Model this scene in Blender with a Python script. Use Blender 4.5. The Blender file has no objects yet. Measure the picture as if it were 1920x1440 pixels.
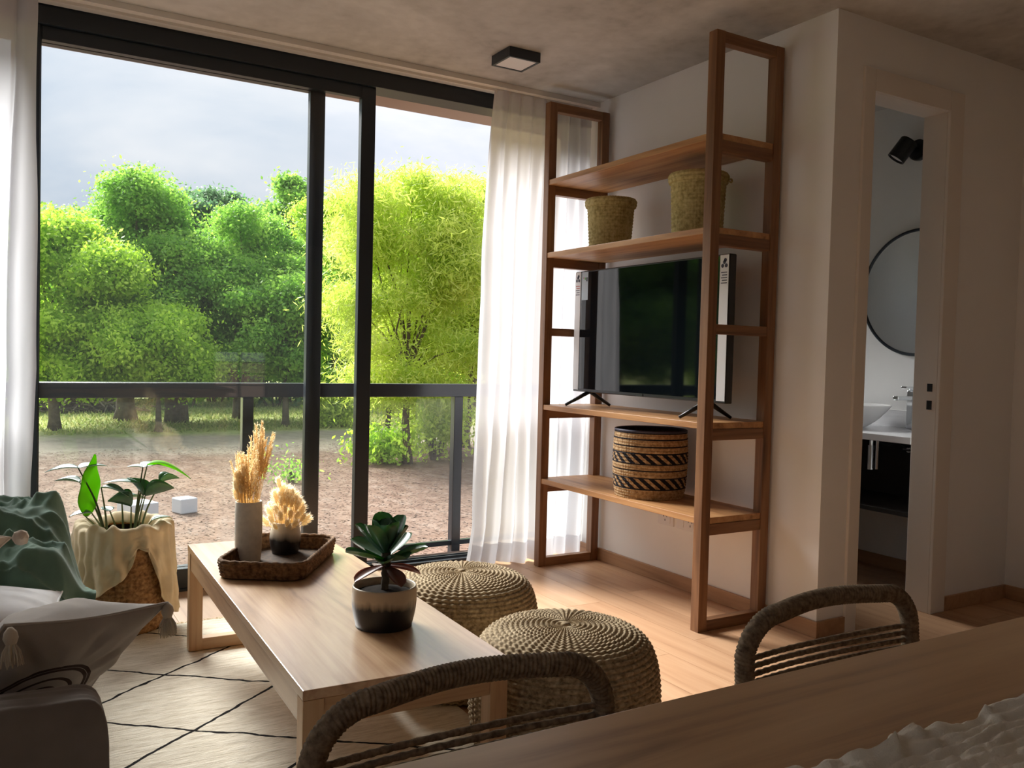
import bpy, bmesh, math, random
import numpy as np
from mathutils import Matrix, Vector

random.seed(7)
rng = np.random.default_rng(7)
scene = bpy.context.scene
C = scene.collection
PI = math.pi

# ------------------------------------------------------------------ camera
FPX, YAW, PITCH, ROLL = 1626.256, 0.5358, -0.0332, 0.0251
CAM = np.array([0.0, 0.0, 1.10])
_f = np.array([math.sin(YAW) * math.cos(PITCH), math.cos(YAW) * math.cos(PITCH), math.sin(PITCH)])
_r0 = np.array([math.cos(YAW), -math.sin(YAW), 0.0])
_u0 = np.cross(_r0, _f)
_r = _r0 * math.cos(ROLL) + _u0 * math.sin(ROLL)
_u = -_r0 * math.sin(ROLL) + _u0 * math.cos(ROLL)
cam_data = bpy.data.cameras.new('camera')
cam_data.sensor_fit = 'HORIZONTAL'
cam_data.sensor_width = 36.0
cam_data.lens = 36.0 * FPX / 1920.0
cam_data.clip_start = 0.02
cam_data.clip_end = 500
cam = bpy.data.objects.new('camera', cam_data)
C.objects.link(cam)
cam.matrix_world = Matrix(((_r[0], _u[0], -_f[0], CAM[0]), (_r[1], _u[1], -_f[1], CAM[1]),
                           (_r[2], _u[2], -_f[2], CAM[2]), (0, 0, 0, 1)))
scene.camera = cam

# ------------------------------------------------------------------ view, world, sun
scene.view_settings.view_transform = 'Standard'
scene.view_settings.look = 'None'
scene.view_settings.gamma = 1.0
scene.view_settings.use_curve_mapping = False
scene.view_settings.exposure = 1.05
scene.cycles.use_denoising = True
scene.cycles.max_bounces = 10
scene.cycles.diffuse_bounces = 6
scene.cycles.transparent_max_bounces = 24
scene.cycles.sample_clamp_indirect = 6.0
scene.cycles.caustics_reflective = False
scene.cycles.caustics_refractive = False

world = bpy.data.worlds.new('overcast_sky')
scene.world = world
world.use_nodes = True
wn, wl = world.node_tree.nodes, world.node_tree.links
wn.clear()
w_out = wn.new('ShaderNodeOutputWorld')
w_bg = wn.new('ShaderNodeBackground')
w_tc = wn.new('ShaderNodeTexCoord')
w_map = wn.new('ShaderNodeMapping')
w_map.inputs['Scale'].default_value = (1.6, 1.6, 5.5)
w_map.inputs['Location'].default_value = (0.35, 0.1, 0.2)
w_n = wn.new('ShaderNodeTexNoise')
w_n.inputs['Scale'].default_value = 1.7
w_n.inputs['Detail'].default_value = 6
w_n.inputs['Roughness'].default_value = 0.55
w_n.inputs['Distortion'].default_value = 0.35
w_r = wn.new('ShaderNodeValToRGB')
w_r.color_ramp.elements[0].position = 0.36
w_r.color_ramp.elements[0].color = (0.62, 0.70, 0.83, 1)
w_r.color_ramp.elements[1].position = 0.60
w_r.color_ramp.elements[1].color = (0.86, 0.88, 0.945, 1)
w_sep = wn.new('ShaderNodeSeparateXYZ')
w_mul = wn.new('ShaderNodeMath'); w_mul.operation = 'MULTIPLY_ADD'
w_mul.inputs[1].default_value = 0.56      # overcast dome: brighter towards the zenith
w_mul.inputs[2].default_value = 0.41
w_max = wn.new('ShaderNodeMath'); w_max.operation = 'MAXIMUM'
w_max.inputs[1].default_value = 0.0
wl.new(w_tc.outputs['Generated'], w_map.inputs['Vector'])
wl.new(w_map.outputs['Vector'], w_n.inputs['Vector'])
wl.new(w_n.outputs['Fac'], w_r.inputs['Fac'])
wl.new(w_tc.outputs['Generated'], w_sep.inputs['Vector'])
wl.new(w_sep.outputs['Z'], w_max.inputs[0])
wl.new(w_max.outputs[0], w_mul.inputs[0])
wl.new(w_r.outputs['Color'], w_bg.inputs['Color'])
wl.new(w_mul.outputs[0], w_bg.inputs['Strength'])
wl.new(w_bg.outputs[0], w_out.inputs['Surface'])

sun_d = bpy.data.lights.new('sun', 'SUN')
sun_d.energy = 8.6
sun_d.angle = math.radians(34)
sun_d.color = (1.0, 0.98, 0.95)
sun = bpy.data.objects.new('sun', sun_d)
C.objects.link(sun)
sun.rotation_euler = Vector((0.18, -0.74, -0.60)).to_track_quat('-Z', 'Y').to_euler()

# daylight portal of the balcony opening (guides sampling, gives no light of its own)
por_d = bpy.data.lights.new('window_portal', 'AREA')
por_d.shape = 'RECTANGLE'; por_d.size = 3.9; por_d.size_y = 2.6
por_d.cycles.is_portal = True
por = bpy.data.objects.new('window_portal', por_d)
C.objects.link(por)
por.location = (0.95, 4.19, 1.25)
por.rotation_euler = (-PI / 2, 0, 0)

# ------------------------------------------------------------------ helpers
def at(px, py, Y):
    """point of the plane y = Y seen at a photo pixel"""
    d = _f + _r * (px - 960) / FPX + _u * (720 - py) / FPX
    t = (Y - CAM[1]) / d[1]
    return CAM + t * d

def on(px, py, Z):
    d = _f + _r * (px - 960) / FPX + _u * (720 - py) / FPX
    t = (Z - CAM[2]) / d[2]
    return CAM + t * d

class MB:
    def __init__(s):
        s.v = []; s.f = []; s.uv = None
    def add(s, vs, fs):
        o = len(s.v)
        s.v.extend([tuple(float(c) for c in q) for q in vs])
        s.f.extend([tuple(i + o for i in q) for q in fs])
        return s
    def box(s, x0, x1, y0, y1, z0, z1):
        return s.add([(x0, y0, z0), (x1, y0, z0), (x1, y1, z0), (x0, y1, z0), (x0, y0, z1), (x1, y0, z1), (x1, y1, z1), (x0, y1, z1)],
                     [(3, 2, 1, 0), (4, 5, 6, 7), (0, 1, 5, 4), (1, 2, 6, 5), (2, 3, 7, 6), (3, 0, 4, 7)])
    def bar(s, a, b, w, h, up=(0, 0, 1)):
        a = Vector(a); b = Vector(b); d = (b - a).normalized(); u = Vector(up)
        if abs(d.dot(u)) > .98: u = Vector((1, 0, 0))
        sx = d.cross(u).normalized() * (w / 2); sz = sx.cross(d).normalized() * (h / 2)
        vs = [p + i * sx + j * sz for p in (a, b) for i, j in ((-1, -1), (1, -1), (1, 1), (-1, 1))]
        return s.add(vs, [(0, 1, 2, 3), (7, 6, 5, 4), (0, 4, 5, 1), (1, 5, 6, 2), (2, 6, 7, 3), (3, 7, 4, 0)])
    def grid(s, P, cu=False, cv=False, uv=False):
        P = np.asarray(P, float); m, n = P.shape[:2]
        fs = []
        for i in range(m if cu else m - 1):
            for j in range(n if cv else n - 1):
                a, b = i * n + j, i * n + (j + 1) % n
                c, d = ((i + 1) % m) * n + (j + 1) % n, ((i + 1) % m) * n + j
                fs.append((a, b, c, d))
        return s.add(P.reshape(-1, 3), fs)
    def tube(s, path, rad, n=10, cap=True, closed=False, prof=None):
        path = [Vector(p) for p in path]
        m = len(path)
        if not hasattr(rad, '__len__'): rad = [rad] * m
        rings = []; prev = None
        for i, p in enumerate(path):
            if closed: t = (path[(i + 1) % m] - path[i - 1]).normalized()
            else: t = (path[min(i + 1, m - 1)] - path[max(i - 1, 0)]).normalized()
            if prev is None:
                u = Vector((0, 0, 1)) if abs(t.z) < .9 else Vector((1, 0, 0))
                nx = t.cross(u).normalized()
            else:
                nx = (prev - t * prev.dot(t)).normalized()
            prev = nx; ny = t.cross(nx)
            ring = []
            for k in range(n):
                a = 2 * PI * k / n
                r = rad[i] * (prof(i, k) if prof else 1)
                ring.append(p + nx * math.cos(a) * r + ny * math.sin(a) * r)
            rings.append(ring)
        o = len(s.v)
        s.grid([[tuple(q) for q in ring] for ring in rings], cu=closed, cv=True)
        if cap and not closed:
            s.f.append(tuple(o + k for k in reversed(range(n))))
            s.f.append(tuple(o + (m - 1) * n + k for k in range(n)))
        return s
    def lathe(s, prof, n=32, c=(0, 0, 0), disp=None, cap0=True, cap1=False):
        P = [[(c[0] + (r + (disp(i, k) if disp else 0)) * math.cos(2 * PI * k / n),
               c[1] + (r + (disp(i, k) if disp else 0)) * math.sin(2 * PI * k / n), c[2] + z) for k in range(n)] for i, (r, z) in enumerate(prof)]
        o = len(s.v)
        s.grid(P, cv=True)
        if cap0: s.f.append(tuple(o + k for k in reversed(range(n))))
        if cap1: s.f.append(tuple(o + (len(prof) - 1) * n + k for k in range(n)))
        return s
    def mesh(s, name, smooth=False):
        me = bpy.data.meshes.new(name)
        me.from_pydata(s.v, [], s.f)
        me.validate(); me.update()
        if smooth:
            me.polygons.foreach_set('use_smooth', [True] * len(me.polygons))
        return me
    def build(s, name, mat, parent=None, smooth=False, bevel=0, loc=None, seg=2, recalc=True, solid=0):
        me = s.mesh(name, smooth)
        if recalc:
            bm = bmesh.new(); bm.from_mesh(me)
            bmesh.ops.recalc_face_normals(bm, faces=bm.faces[:]); bm.to_mesh(me); bm.free()
        return link(name, me, mat, parent, bevel, loc, seg, solid)

def link(name, me, mat, parent=None, bevel=0, loc=None, seg=2, solid=0):
    o = bpy.data.objects.new(name, me); C.objects.link(o)
    if mat is not None and not me.materials: me.materials.append(mat)
    if parent is not None: o.parent = parent
    if loc is not None: o.location = loc
    if solid:
        m = o.modifiers.new('thickness', 'SOLIDIFY'); m.thickness = solid; m.offset = 0
    if bevel:
        m = o.modifiers.new('edge', 'BEVEL'); m.width = bevel; m.segments = seg; m.limit_method = 'ANGLE'
    return o

def tag(o, label=None, cat=None, group=None, kind=None):
    if label: o['label'] = label
    if cat: o['category'] = cat
    if group: o['group'] = group
    if kind: o['kind'] = kind
    return o

def thing(name, label, cat, loc=(0, 0, 0), rz=0, group=None):
    o = bpy.data.objects.new(name, None); C.objects.link(o)
    o.empty_display_size = 0.05
    o.location = loc; o.rotation_euler = (0, 0, rz)
    return tag(o, label, cat, group)

def struct(o, label=None, cat=None):
    return tag(o, label, cat, None, 'structure')

def fast_mesh(name, V, F, smooth=False):
    """numpy verts (n,3) and equal-size faces (m,k)"""
    V = np.asarray(V, np.float32); F = np.asarray(F, np.int32)
    me = bpy.data.meshes.new(name)
    me.vertices.add(len(V)); me.vertices.foreach_set('co', V.ravel())
    k = F.shape[1]
    me.loops.add(F.size); me.loops.foreach_set('vertex_index', F.ravel())
    me.polygons.add(len(F))
    me.polygons.foreach_set('loop_start', np.arange(0, F.size, k, dtype=np.int32))
    me.polygons.foreach_set('loop_total', np.full(len(F), k, np.int32))
    if smooth: me.polygons.foreach_set('use_smooth', np.ones(len(F), bool))
    me.update(calc_edges=True)
    return me

def grid_mesh(name, P, cu=False, cv=False, smooth=True, uv=False):
    P = np.asarray(P, float); m, n = P.shape[:2]
    I, J = np.meshgrid(np.arange(m if cu else m - 1), np.arange(n if cv else n - 1), indexing='ij')
    I2, J2 = (I + 1) % m, (J + 1) % n
    F = np.stack([I * n + J, I * n + J2, I2 * n + J2, I2 * n + J], -1).reshape(-1, 4)
    me = fast_mesh(name, P.reshape(-1, 3), F, smooth)
    if uv:
        uvl = me.uv_layers.new(name='UVMap')
        U = np.stack([J / (n - 1), I / (m - 1)], -1)
        cs = [np.stack([(J + a) / (n - 1), (I + b) / (m - 1)], -1) for a, b in ((0, 0), (1, 0), (1, 1), (0, 1))]
        uvl.data.foreach_set('uv', np.stack(cs, 2).reshape(-1).astype(np.float32))
    return me

def vnoise(x, y, seed=0):
    """smooth value noise on arrays"""
    x = np.asarray(x, float); y = np.asarray(y, float)
    xi, yi = np.floor(x).astype(int), np.floor(y).astype(int)
    fx, fy = x - xi, y - yi
    fx = fx * fx * (3 - 2 * fx); fy = fy * fy * (3 - 2 * fy)
    def h(a, b):
        n = (a * 374761393 + b * 668265263 + seed * 1442695) & 0x7fffffff
        n = ((n ^ (n >> 13)) * 1274126177) & 0x7fffffff
        return ((n ^ (n >> 16)) & 0xffff) / 32768.0 - 1.0
    return (h(xi, yi) * (1 - fx) + h(xi + 1, yi) * fx) * (1 - fy) + (h(xi, yi + 1) * (1 - fx) + h(xi + 1, yi + 1) * fx) * fy

# ------------------------------------------------------------------ materials
def nmat(name):
    m = bpy.data.materials.new(name); m.use_nodes = True
    nt = m.node_tree; nt.nodes.clear()
    out = nt.nodes.new('ShaderNodeOutputMaterial')
    return m, nt, out

def N(nt, t, **kw):
    n = nt.nodes.new('ShaderNode' + t)
    for k, v in kw.items():
        if k in n.inputs: n.inputs[k].default_value = v
        else: setattr(n, k, v)
    return n

def ramp(nt, fac, stops):
    r = nt.nodes.new('ShaderNodeValToRGB')
    e = r.color_ramp.elements
    while len(e) < len(stops): e.new(0.5)
    for i, (p, c) in enumerate(stops):
        e[i].position = p; e[i].color = (c[0], c[1], c[2], 1)
    if fac is not None: nt.links.new(fac, r.inputs['Fac'])
    return r.outputs['Color']

def noise(nt, scale, stretch=(1, 1, 1), detail=4, rough=.55, dist=0, coord='Object', rnd=False):
    tc = N(nt, 'TexCoord'); mp = N(nt, 'Mapping'); mp.inputs['Scale'].default_value = stretch
    nt.links.new(tc.outputs[coord], mp.inputs['Vector'])
    if rnd:
        oi = N(nt, 'ObjectInfo'); mu = N(nt, 'Math', operation='MULTIPLY'); mu.inputs[1].default_value = 37.0
        cx = N(nt, 'CombineXYZ')
        nt.links.new(oi.outputs['Random'], mu.inputs[0])
        for k in range(3): nt.links.new(mu.outputs[0], cx.inputs[k])
        nt.links.new(cx.outputs[0], mp.inputs['Location'])
    n = N(nt, 'TexNoise'); n.inputs['Scale'].default_value = scale; n.inputs['Detail'].default_value = detail
    n.inputs['Roughness'].default_value = rough; n.inputs['Distortion'].default_value = dist
    nt.links.new(mp.outputs[0], n.inputs['Vector'])
    return n.outputs['Fac']

def bsdf(nt, out, col=None, rough=.5, metal=0, spec=.5, bump=None, bstr=.3, bdist=.005):
    b = N(nt, 'BsdfPrincipled')
    b.inputs['Roughness'].default_value = rough; b.inputs['Metallic'].default_value = metal
    b.inputs['Specular IOR Level'].default_value = spec
    if col is not None:
        if hasattr(col, 'is_linked') or hasattr(col, 'links'): nt.links.new(col, b.inputs['Base Color'])
        else: b.inputs['Base Color'].default_value = (col[0], col[1], col[2], 1)
    if bump is not None:
        bp = N(nt, 'Bump'); bp.inputs['Strength'].default_value = bstr; bp.inputs['Distance'].default_value = bdist
        nt.links.new(bump, bp.inputs['Height']); nt.links.new(bp.outputs[0], b.inputs['Normal'])
    nt.links.new(b.outputs[0], out.inputs['Surface'])
    return b

def plain(name, c, rough=.5, metal=0, spec=.5, var=0.0, scale=20):
    m, nt, out = nmat(name)
    if var:
        f = noise(nt, scale)
        col = ramp(nt, f, [(.3, [x * (1 - var) for x in c]), (.7, [min(1, x * (1 + var)) for x in c])])
        bsdf(nt, out, col, rough, metal, spec, f, .15, .003)
    else: bsdf(nt, out, c, rough, metal, spec)
    return m

def wood(name, dark, mid, light, axis=1, scale=3.0, rough=.45, rnd=False, spec=.4, fine=60, objvar=0, coat=0):
    m, nt, out = nmat(name)
    st = [1.0, 1.0, 1.0]; st[axis] = .07
    st2 = [1.0, 1.0, 1.0]; st2[axis] = .025
    a = noise(nt, scale * 4, st, 5, .6, 1.1, rnd=rnd)
    b = noise(nt, fine, st2, 3, .6, .2, rnd=rnd)
    mx = N(nt, 'Math', operation='MULTIPLY_ADD'); mx.inputs[1].default_value = .35
    nt.links.new(b, mx.inputs[0]); nt.links.new(a, mx.inputs[2])
    col = ramp(nt, mx.outputs[0], [(.42, dark), (.60, mid), (.86, light)])
    if objvar:
        oi = N(nt, 'ObjectInfo'); mr = N(nt, 'MapRange')
        mr.inputs['To Min'].default_value = 1 - objvar; mr.inputs['To Max'].default_value = 1 + objvar
        nt.links.new(oi.outputs['Random'], mr.inputs['Value'])
        hs = N(nt, 'HueSaturation'); nt.links.new(mr.outputs[0], hs.inputs['Value']); nt.links.new(col, hs.inputs['Color'])
        col = hs.outputs[0]
    b_ = bsdf(nt, out, col, rough, 0, spec, mx.outputs[0], .12, .002)
    b_.inputs['Coat Weight'].default_value = coat; b_.inputs['Coat Roughness'].default_value = .33
    return m

def cloth(name, c, rough=.9, var=.12, weave=900, bstr=.25, sheen=.15, trans=0):
    m, nt, out = nmat(name)
    f = noise(nt, 9, detail=5)
    w = noise(nt, weave, detail=1)
    col = ramp(nt, f, [(.3, [x * (1 - var) for x in c]), (.7, [min(1, x * (1 + var)) for x in c])])
    b = bsdf(nt, out, col, rough, 0, .15, w, bstr, .002)
    b.inputs['Sheen Weight'].default_value = sheen
    if trans:
        t = N(nt, 'BsdfTranslucent'); nt.links.new(col, t.inputs['Color'])
        mx = N(nt, 'MixShader'); mx.inputs[0].default_value = trans
        nt.links.new(b.outputs[0], mx.inputs[1]); nt.links.new(t.outputs[0], mx.inputs[2]); nt.links.new(mx.outputs[0], out.inputs['Surface'])
    return m

def sheer(name, c, transp=.10, transl=.52):
    m, nt, out = nmat(name)
    d = N(nt, 'BsdfDiffuse'); d.inputs['Color'].default_value = (*c, 1)
    t = N(nt, 'BsdfTranslucent'); t.inputs['Color'].default_value = (*c, 1)
    tr = N(nt, 'BsdfTransparent')
    a = N(nt, 'MixShader'); a.inputs[0].default_value = transl
    b = N(nt, 'MixShader'); b.inputs[0].default_value = transp
    nt.links.new(d.outputs[0], a.inputs[1]); nt.links.new(t.outputs[0], a.inputs[2])
    nt.links.new(a.outputs[0], b.inputs[1]); nt.links.new(tr.outputs[0], b.inputs[2]); nt.links.new(b.outputs[0], out.inputs['Surface'])
    return m

def glass(name, tint=(.97, .985, .98), haze=.0, refl=1.0):
    m, nt, out = nmat(name)
    tr = N(nt, 'BsdfTransparent'); tr.inputs['Color'].default_value = (*tint, 1)
    gl = N(nt, 'BsdfGlossy'); gl.inputs['Roughness'].default_value = .0
    fr = N(nt, 'Fresnel'); fr.inputs['IOR'].default_value = 1.5
    mu = N(nt, 'Math', operation='MULTIPLY'); mu.inputs[1].default_value = refl
    nt.links.new(fr.outputs[0], mu.inputs[0])
    mx = N(nt, 'MixShader'); nt.links.new(mu.outputs[0], mx.inputs[0])
    nt.links.new(tr.outputs[0], mx.inputs[1]); nt.links.new(gl.outputs[0], mx.inputs[2])
    last = mx
    if haze:
        df = N(nt, 'BsdfTranslucent'); df.inputs['Color'].default_value = (.9, .93, .95, 1)
        m2 = N(nt, 'MixShader'); m2.inputs[0].default_value = haze
        nt.links.new(mx.outputs[0], m2.inputs[1]); nt.links.new(df.outputs[0], m2.inputs[2]); last = m2
    nt.links.new(last.outputs[0], out.inputs['Surface'])
    return m

def leafmat(name, c0, c1, c2, transl=.45, rough=.5, spec=.3, clump=0):
    m, nt, out = nmat(name)
    g = N(nt, 'NewGeometry')
    fac = g.outputs['Random Per Island']
    if clump:
        nz_ = noise(nt, clump, detail=2); mr = N(nt, 'MapRange'); mr.inputs['From Min'].default_value = .32; mr.inputs['From Max'].default_value = .68
        nt.links.new(nz_, mr.inputs['Value']); ma = N(nt, 'Math', operation='MULTIPLY'); ma.inputs[1].default_value = .35; nt.links.new(fac, ma.inputs[0])
        mb_ = N(nt, 'Math', operation='MULTIPLY_ADD'); mb_.inputs[1].default_value = .65; nt.links.new(mr.outputs[0], mb_.inputs[0]); nt.links.new(ma.outputs[0], mb_.inputs[2]); fac = mb_.outputs[0]
    col = ramp(nt, fac, [(.0, c0), (.5, c1), (1.0, c2)])
    b = bsdf(nt, out, col, rough, 0, spec)
    t = N(nt, 'BsdfTranslucent')
    hs = N(nt, 'HueSaturation'); hs.inputs['Value'].default_value = 1.5; hs.inputs['Saturation'].default_value = 1.1
    nt.links.new(col, hs.inputs['Color']); nt.links.new(hs.outputs[0], t.inputs['Color'])
    mx = N(nt, 'MixShader'); mx.inputs[0].default_value = transl
    nt.links.new(b.outputs[0], mx.inputs[1]); nt.links.new(t.outputs[0], mx.inputs[2]); nt.links.new(mx.outputs[0], out.inputs['Surface'])
    return m

M = {}
M['wall'] = plain('wall_paint', (.86, .86, .855), .85, 0, .2, .02, 3)
M['jamb'] = plain('door_frame_paint', (.78, .74, .69), .55, 0, .35)
M['black'] = plain('black_aluminium', (.014, .021, .030), .38, 0, .5)
M['black2'] = plain('black_plastic', (.010, .011, .013), .35, 0, .5)
M['rail'] = plain('grey_black_steel', (.03, .036, .045), .22, 0, .5)
M['white'] = plain('white_plastic', (.80, .79, .80), .45)
M['track'] = plain('curtain_track_white', (.72, .70, .67), .5)
M['glass'] = glass('window_glass', haze=.003)
M['guard_glass'] = glass('guard_glass', (.93, .965, .95), haze=.006)
M['chrome'] = plain('chrome', (.75, .77, .79), .12, 1)
M['ceramic'] = plain('white_ceramic', (.82, .82, .83), .15, 0, .6)
M['stone'] = plain('white_countertop', (.78, .78, .80), .2)
M['mirror'] = plain('mirror_silver', (.85, .88, .88), .01, 1)
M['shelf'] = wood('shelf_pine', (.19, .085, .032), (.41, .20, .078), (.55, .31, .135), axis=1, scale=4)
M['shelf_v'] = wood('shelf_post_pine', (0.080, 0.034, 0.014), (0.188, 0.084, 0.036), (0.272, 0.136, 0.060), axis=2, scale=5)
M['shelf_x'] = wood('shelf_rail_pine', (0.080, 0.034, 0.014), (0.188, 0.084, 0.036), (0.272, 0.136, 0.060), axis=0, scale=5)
M['ct'] = wood('coffee_table_wood', (.25, .125, .058), (.47, .265, .135), (.62, .40, .225), axis=1, scale=4.5, rough=.27, spec=.95, coat=1.0)
M['ct_x'] = wood('coffee_table_wood_cross', (.36, .20, .10), (.52, .32, .17), (.62, .41, .23), axis=0, scale=3.2, rough=.4)
M['ct_v'] = wood('coffee_table_leg_wood', (.36, .20, .10), (.54, .33, .175), (.64, .43, .25), axis=2, scale=3.2, rough=.4)
M['dt'] = wood('dining_table_wood', (.26, .14, .066), (.48, .28, .138), (.60, .38, .20), axis=0, scale=2.6, rough=.34, coat=.6)
M['floor'] = wood('floor_plank', (.30, .155, .080), (.46, .265, .148), (.55, .34, .20), axis=1, scale=2.0, rough=.40, rnd=True, fine=40, objvar=.07)
M['sub'] = plain('floor_joint', (.12, .065, .035), .8)
M['base'] = wood('baseboard_wood', (.25, .13, .065), (.40, .23, .125), (.50, .30, .17), axis=1, scale=2.5)
M['linen'] = cloth('sofa_linen', (.20, .172, .155))
M['white_cloth'] = cloth('white_cotton', (.80, .80, .82))
M['green'] = cloth('green_throw', (.11, .195, .145), var=.2, sheen=.3)
M['cream'] = cloth('cream_muslin', (.84, .73, .53), trans=.4, weave=500)
M['runner'] = cloth('runner_gauze', (.80, .735, .63), weave=600, bstr=.5)
M['curtain'] = sheer('sheer_curtain', (.73, .73, .76))
M['soil'] = plain('potting_soil', (.018, .013, .010), 1, 0, .1, .4, 90)

# ---- concrete, ground, labels and other special materials
m, nt, out = nmat('concrete_ceiling')
n1 = noise(nt, 1.3, (1, 1, 1), 8, .62, .6); n2 = noise(nt, 14, detail=6)
mx = N(nt, 'Math', operation='MULTIPLY_ADD'); mx.inputs[1].default_value = .35
nt.links.new(n2, mx.inputs[0]); nt.links.new(n1, mx.inputs[2])
c_ = ramp(nt, mx.outputs[0], [(.44, (.33, .318, .30)), (.62, (.49, .478, .458)), (.84, (.62, .61, .59))])
bsdf(nt, out, c_, .75, 0, .3, mx.outputs[0], .12, .01)
M['concrete'] = m

m, nt, out = nmat('ground_soil_and_grass')
tc = N(nt, 'TexCoord'); sp = N(nt, 'SeparateXYZ'); nt.links.new(tc.outputs['Object'], sp.inputs[0])
nb = noise(nt, .16, detail=5); nf = noise(nt, 2.6, (1, .5, 1), 7, .7); nf2 = noise(nt, 9, detail=4)
ad = N(nt, 'Math', operation='MULTIPLY_ADD'); ad.inputs[1].default_value = 9.0
nt.links.new(nb, ad.inputs[0]); nt.links.new(sp.outputs['Y'], ad.inputs[2])       # y + 9*noise
def band(lo, hi):
    r = N(nt, 'MapRange'); r.interpolation_type = 'SMOOTHSTEP'
    r.inputs['From Min'].default_value = lo; r.inputs['From Max'].default_value = hi
    nt.links.new(ad.outputs[0], r.inputs['Value']); return r.outputs[0]
mulch = ramp(nt, nf, [(.30, (0.097, 0.051, 0.035)), (.52, (0.176, 0.112, 0.081)), (.72, (0.238, 0.176, 0.141))])
sand = ramp(nt, nf, [(.3, (0.230, 0.190, 0.144)), (.7, (0.333, 0.282, 0.224))])
grass = ramp(nt, nf, [(.3, (0.196, 0.248, 0.068)), (.5, (0.347, 0.377, 0.135)), (.75, (0.482, 0.452, 0.226))])
def mixc(f, a, b):
    x = N(nt, 'Mix', data_type='RGBA'); nt.links.new(f, x.inputs['Factor'])
    nt.links.new(a, x.inputs['A']); nt.links.new(b, x.inputs['B']); return x.outputs['Result']
c_ = mixc(band(29.0, 32.5), mulch, sand)
c_ = mixc(band(35.5, 38.5), c_, grass)
bsdf(nt, out, c_, .95, 0, .1, nf2, .5, .05)
M['ground'] = m

M['leaf_mid'] = leafmat('leaf_mid_green', (0.101, 0.230, 0.048), (0.235, 0.416, 0.085), (0.448, 0.619, 0.151), .58, clump=.9)
M['leaf_yel'] = leafmat('leaf_yellow_green', (0.192, 0.330, 0.048), (0.363, 0.523, 0.085), (0.577, 0.704, 0.170), .58, clump=.9)
M['leaf_dark'] = leafmat('leaf_dark_green', (0.075, 0.160, 0.085), (0.138, 0.245, 0.117), (0.235, 0.363, 0.160), .5, clump=.7)
M['leaf_feather'] = leafmat('leaf_feathery_lime', (0.296, 0.402, 0.071), (0.459, 0.550, 0.120), (0.631, 0.678, 0.230), .55, clump=1.1)
M['bark'] = plain('tree_bark', (.135, .105, .085), .95, 0, .1, .4, 6)
M['twig'] = plain('dead_twigs', (.19, .15, .12), .95, 0, .1, .4, 9)
M['block'] = plain('white_block', (0.562, 0.576, 0.605), .7)
M['ext_wall'] = plain('exterior_cream_render', (0.480, 0.372, 0.180), .9, 0, .1, .06, 4)
M['soffit'] = plain('exterior_soffit', (0.372, 0.300, 0.276), .9, 0, .1)
M['chips'] = leafmat('bark_chips', (0.110, 0.064, 0.046), (0.167, 0.108, 0.079), (0.238, 0.176, 0.141), .0, .95, .1)
M['blade'] = leafmat('dry_grass_blades', (0.204, 0.256, 0.075), (0.347, 0.377, 0.143), (0.482, 0.445, 0.226), .45, .8, .1)

# ================================================================== the setting
XR, YW, YC, ZC, XE, XL, YB = 2.827, 4.08, 2.327, 2.49, 4.15, -1.10, -3.20

fl = MB().box(XL - .1, XE + .1, YB - .1, 4.26, -.20, -.012).build('floor', M['sub'])
struct(fl, 'warm brown wood laminate floor of the living room', 'floor')
PWD, PLN = .192, 1.26
pl_me = {}
def plank_mesh(w, l):
    k = (round(w, 3), round(l, 3))
    if k not in pl_me:
        me = MB().box(.0007, w - .0007, .0007, l - .0007, -.012, 0).mesh('plank'); me.materials.append(M['floor']); pl_me[k] = me
    return pl_me[k]
x = XL; col_i = 0
while x < XE - .01:
    w = min(PWD, XE - x)
    y = YB - ((col_i * .47) % 1.0) * PLN
    while y < YW - .01:
        y0, y1 = max(y, YB), min(y + PLN, YW)
        if y1 - y0 > .03:
            o = link('plank', plank_mesh(w, y1 - y0), None, fl); o.location = (x, y0, 0)
        y += PLN
    x += PWD; col_i += 1

struct(MB().box(XL - .1, XE + .1, YB - .1, 4.20, ZC, ZC + .18).build('ceiling', M['concrete']), 'bare grey brown concrete ceiling with mottled stains', 'ceiling')
struct(MB().box(XR, XR + .10, YC, YW + .12, 0, ZC).build('wall_right', M['wall']), 'off white wall behind the open shelving unit', 'wall')
wb = MB()
wb.box(XR + .10, 3.03, YC, YC + .10, 0, ZC); wb.box(3.60, XE, YC, YC + .10, 0, ZC); wb.box(3.03, 3.60, YC, YC + .10, 2.25, ZC)
struct(wb.build('wall_bathroom', M['wall']), 'shaded off white wall around the bathroom doorway', 'wall')
struct(MB().box(XE, XE + .10, YB, YW + .12, 0, ZC).build('wall_east', M['wall']), 'shaded wall behind the washbasin and at the far right', 'wall')
bk = MB(); bk.box(XR + .10, 3.28, YW, YW + .12, 0, ZC); bk.box(3.80, XE, YW, YW + .12, 0, ZC); bk.box(3.28, 3.80, YW, YW + .12, 0, 1.50); bk.box(3.28, 3.80, YW, YW + .12, 2.08, ZC)
struct(bk.build('wall_bathroom_back', M['wall']), 'bathroom end wall hidden beyond the doorway', 'wall')
wl_ = MB(); wl_.box(XL - .1, XL, .55, YW + .12, 0, ZC); wl_.box(XL - .1, XL, YB, -.45, 0, ZC); wl_.box(XL - .1, XL, -.45, .55, 0, 1.05); wl_.box(XL - .1, XL, -.45, .55, 1.95, ZC)
struct(wl_.build('wall_left', M['wall']), 'off white wall behind the sofa outside the view', 'wall')
bw = MB(); X0, X1, Z0, Z1 = 2.36, 3.06, .44, 1.08
bw.box(XL, X0, YB - .1, YB, 0, ZC); bw.box(X1, XE, YB - .1, YB, 0, ZC); bw.box(X0, X1, YB - .1, YB, 0, Z0); bw.box(X0, X1, YB - .1, YB, Z1, ZC)
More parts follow.
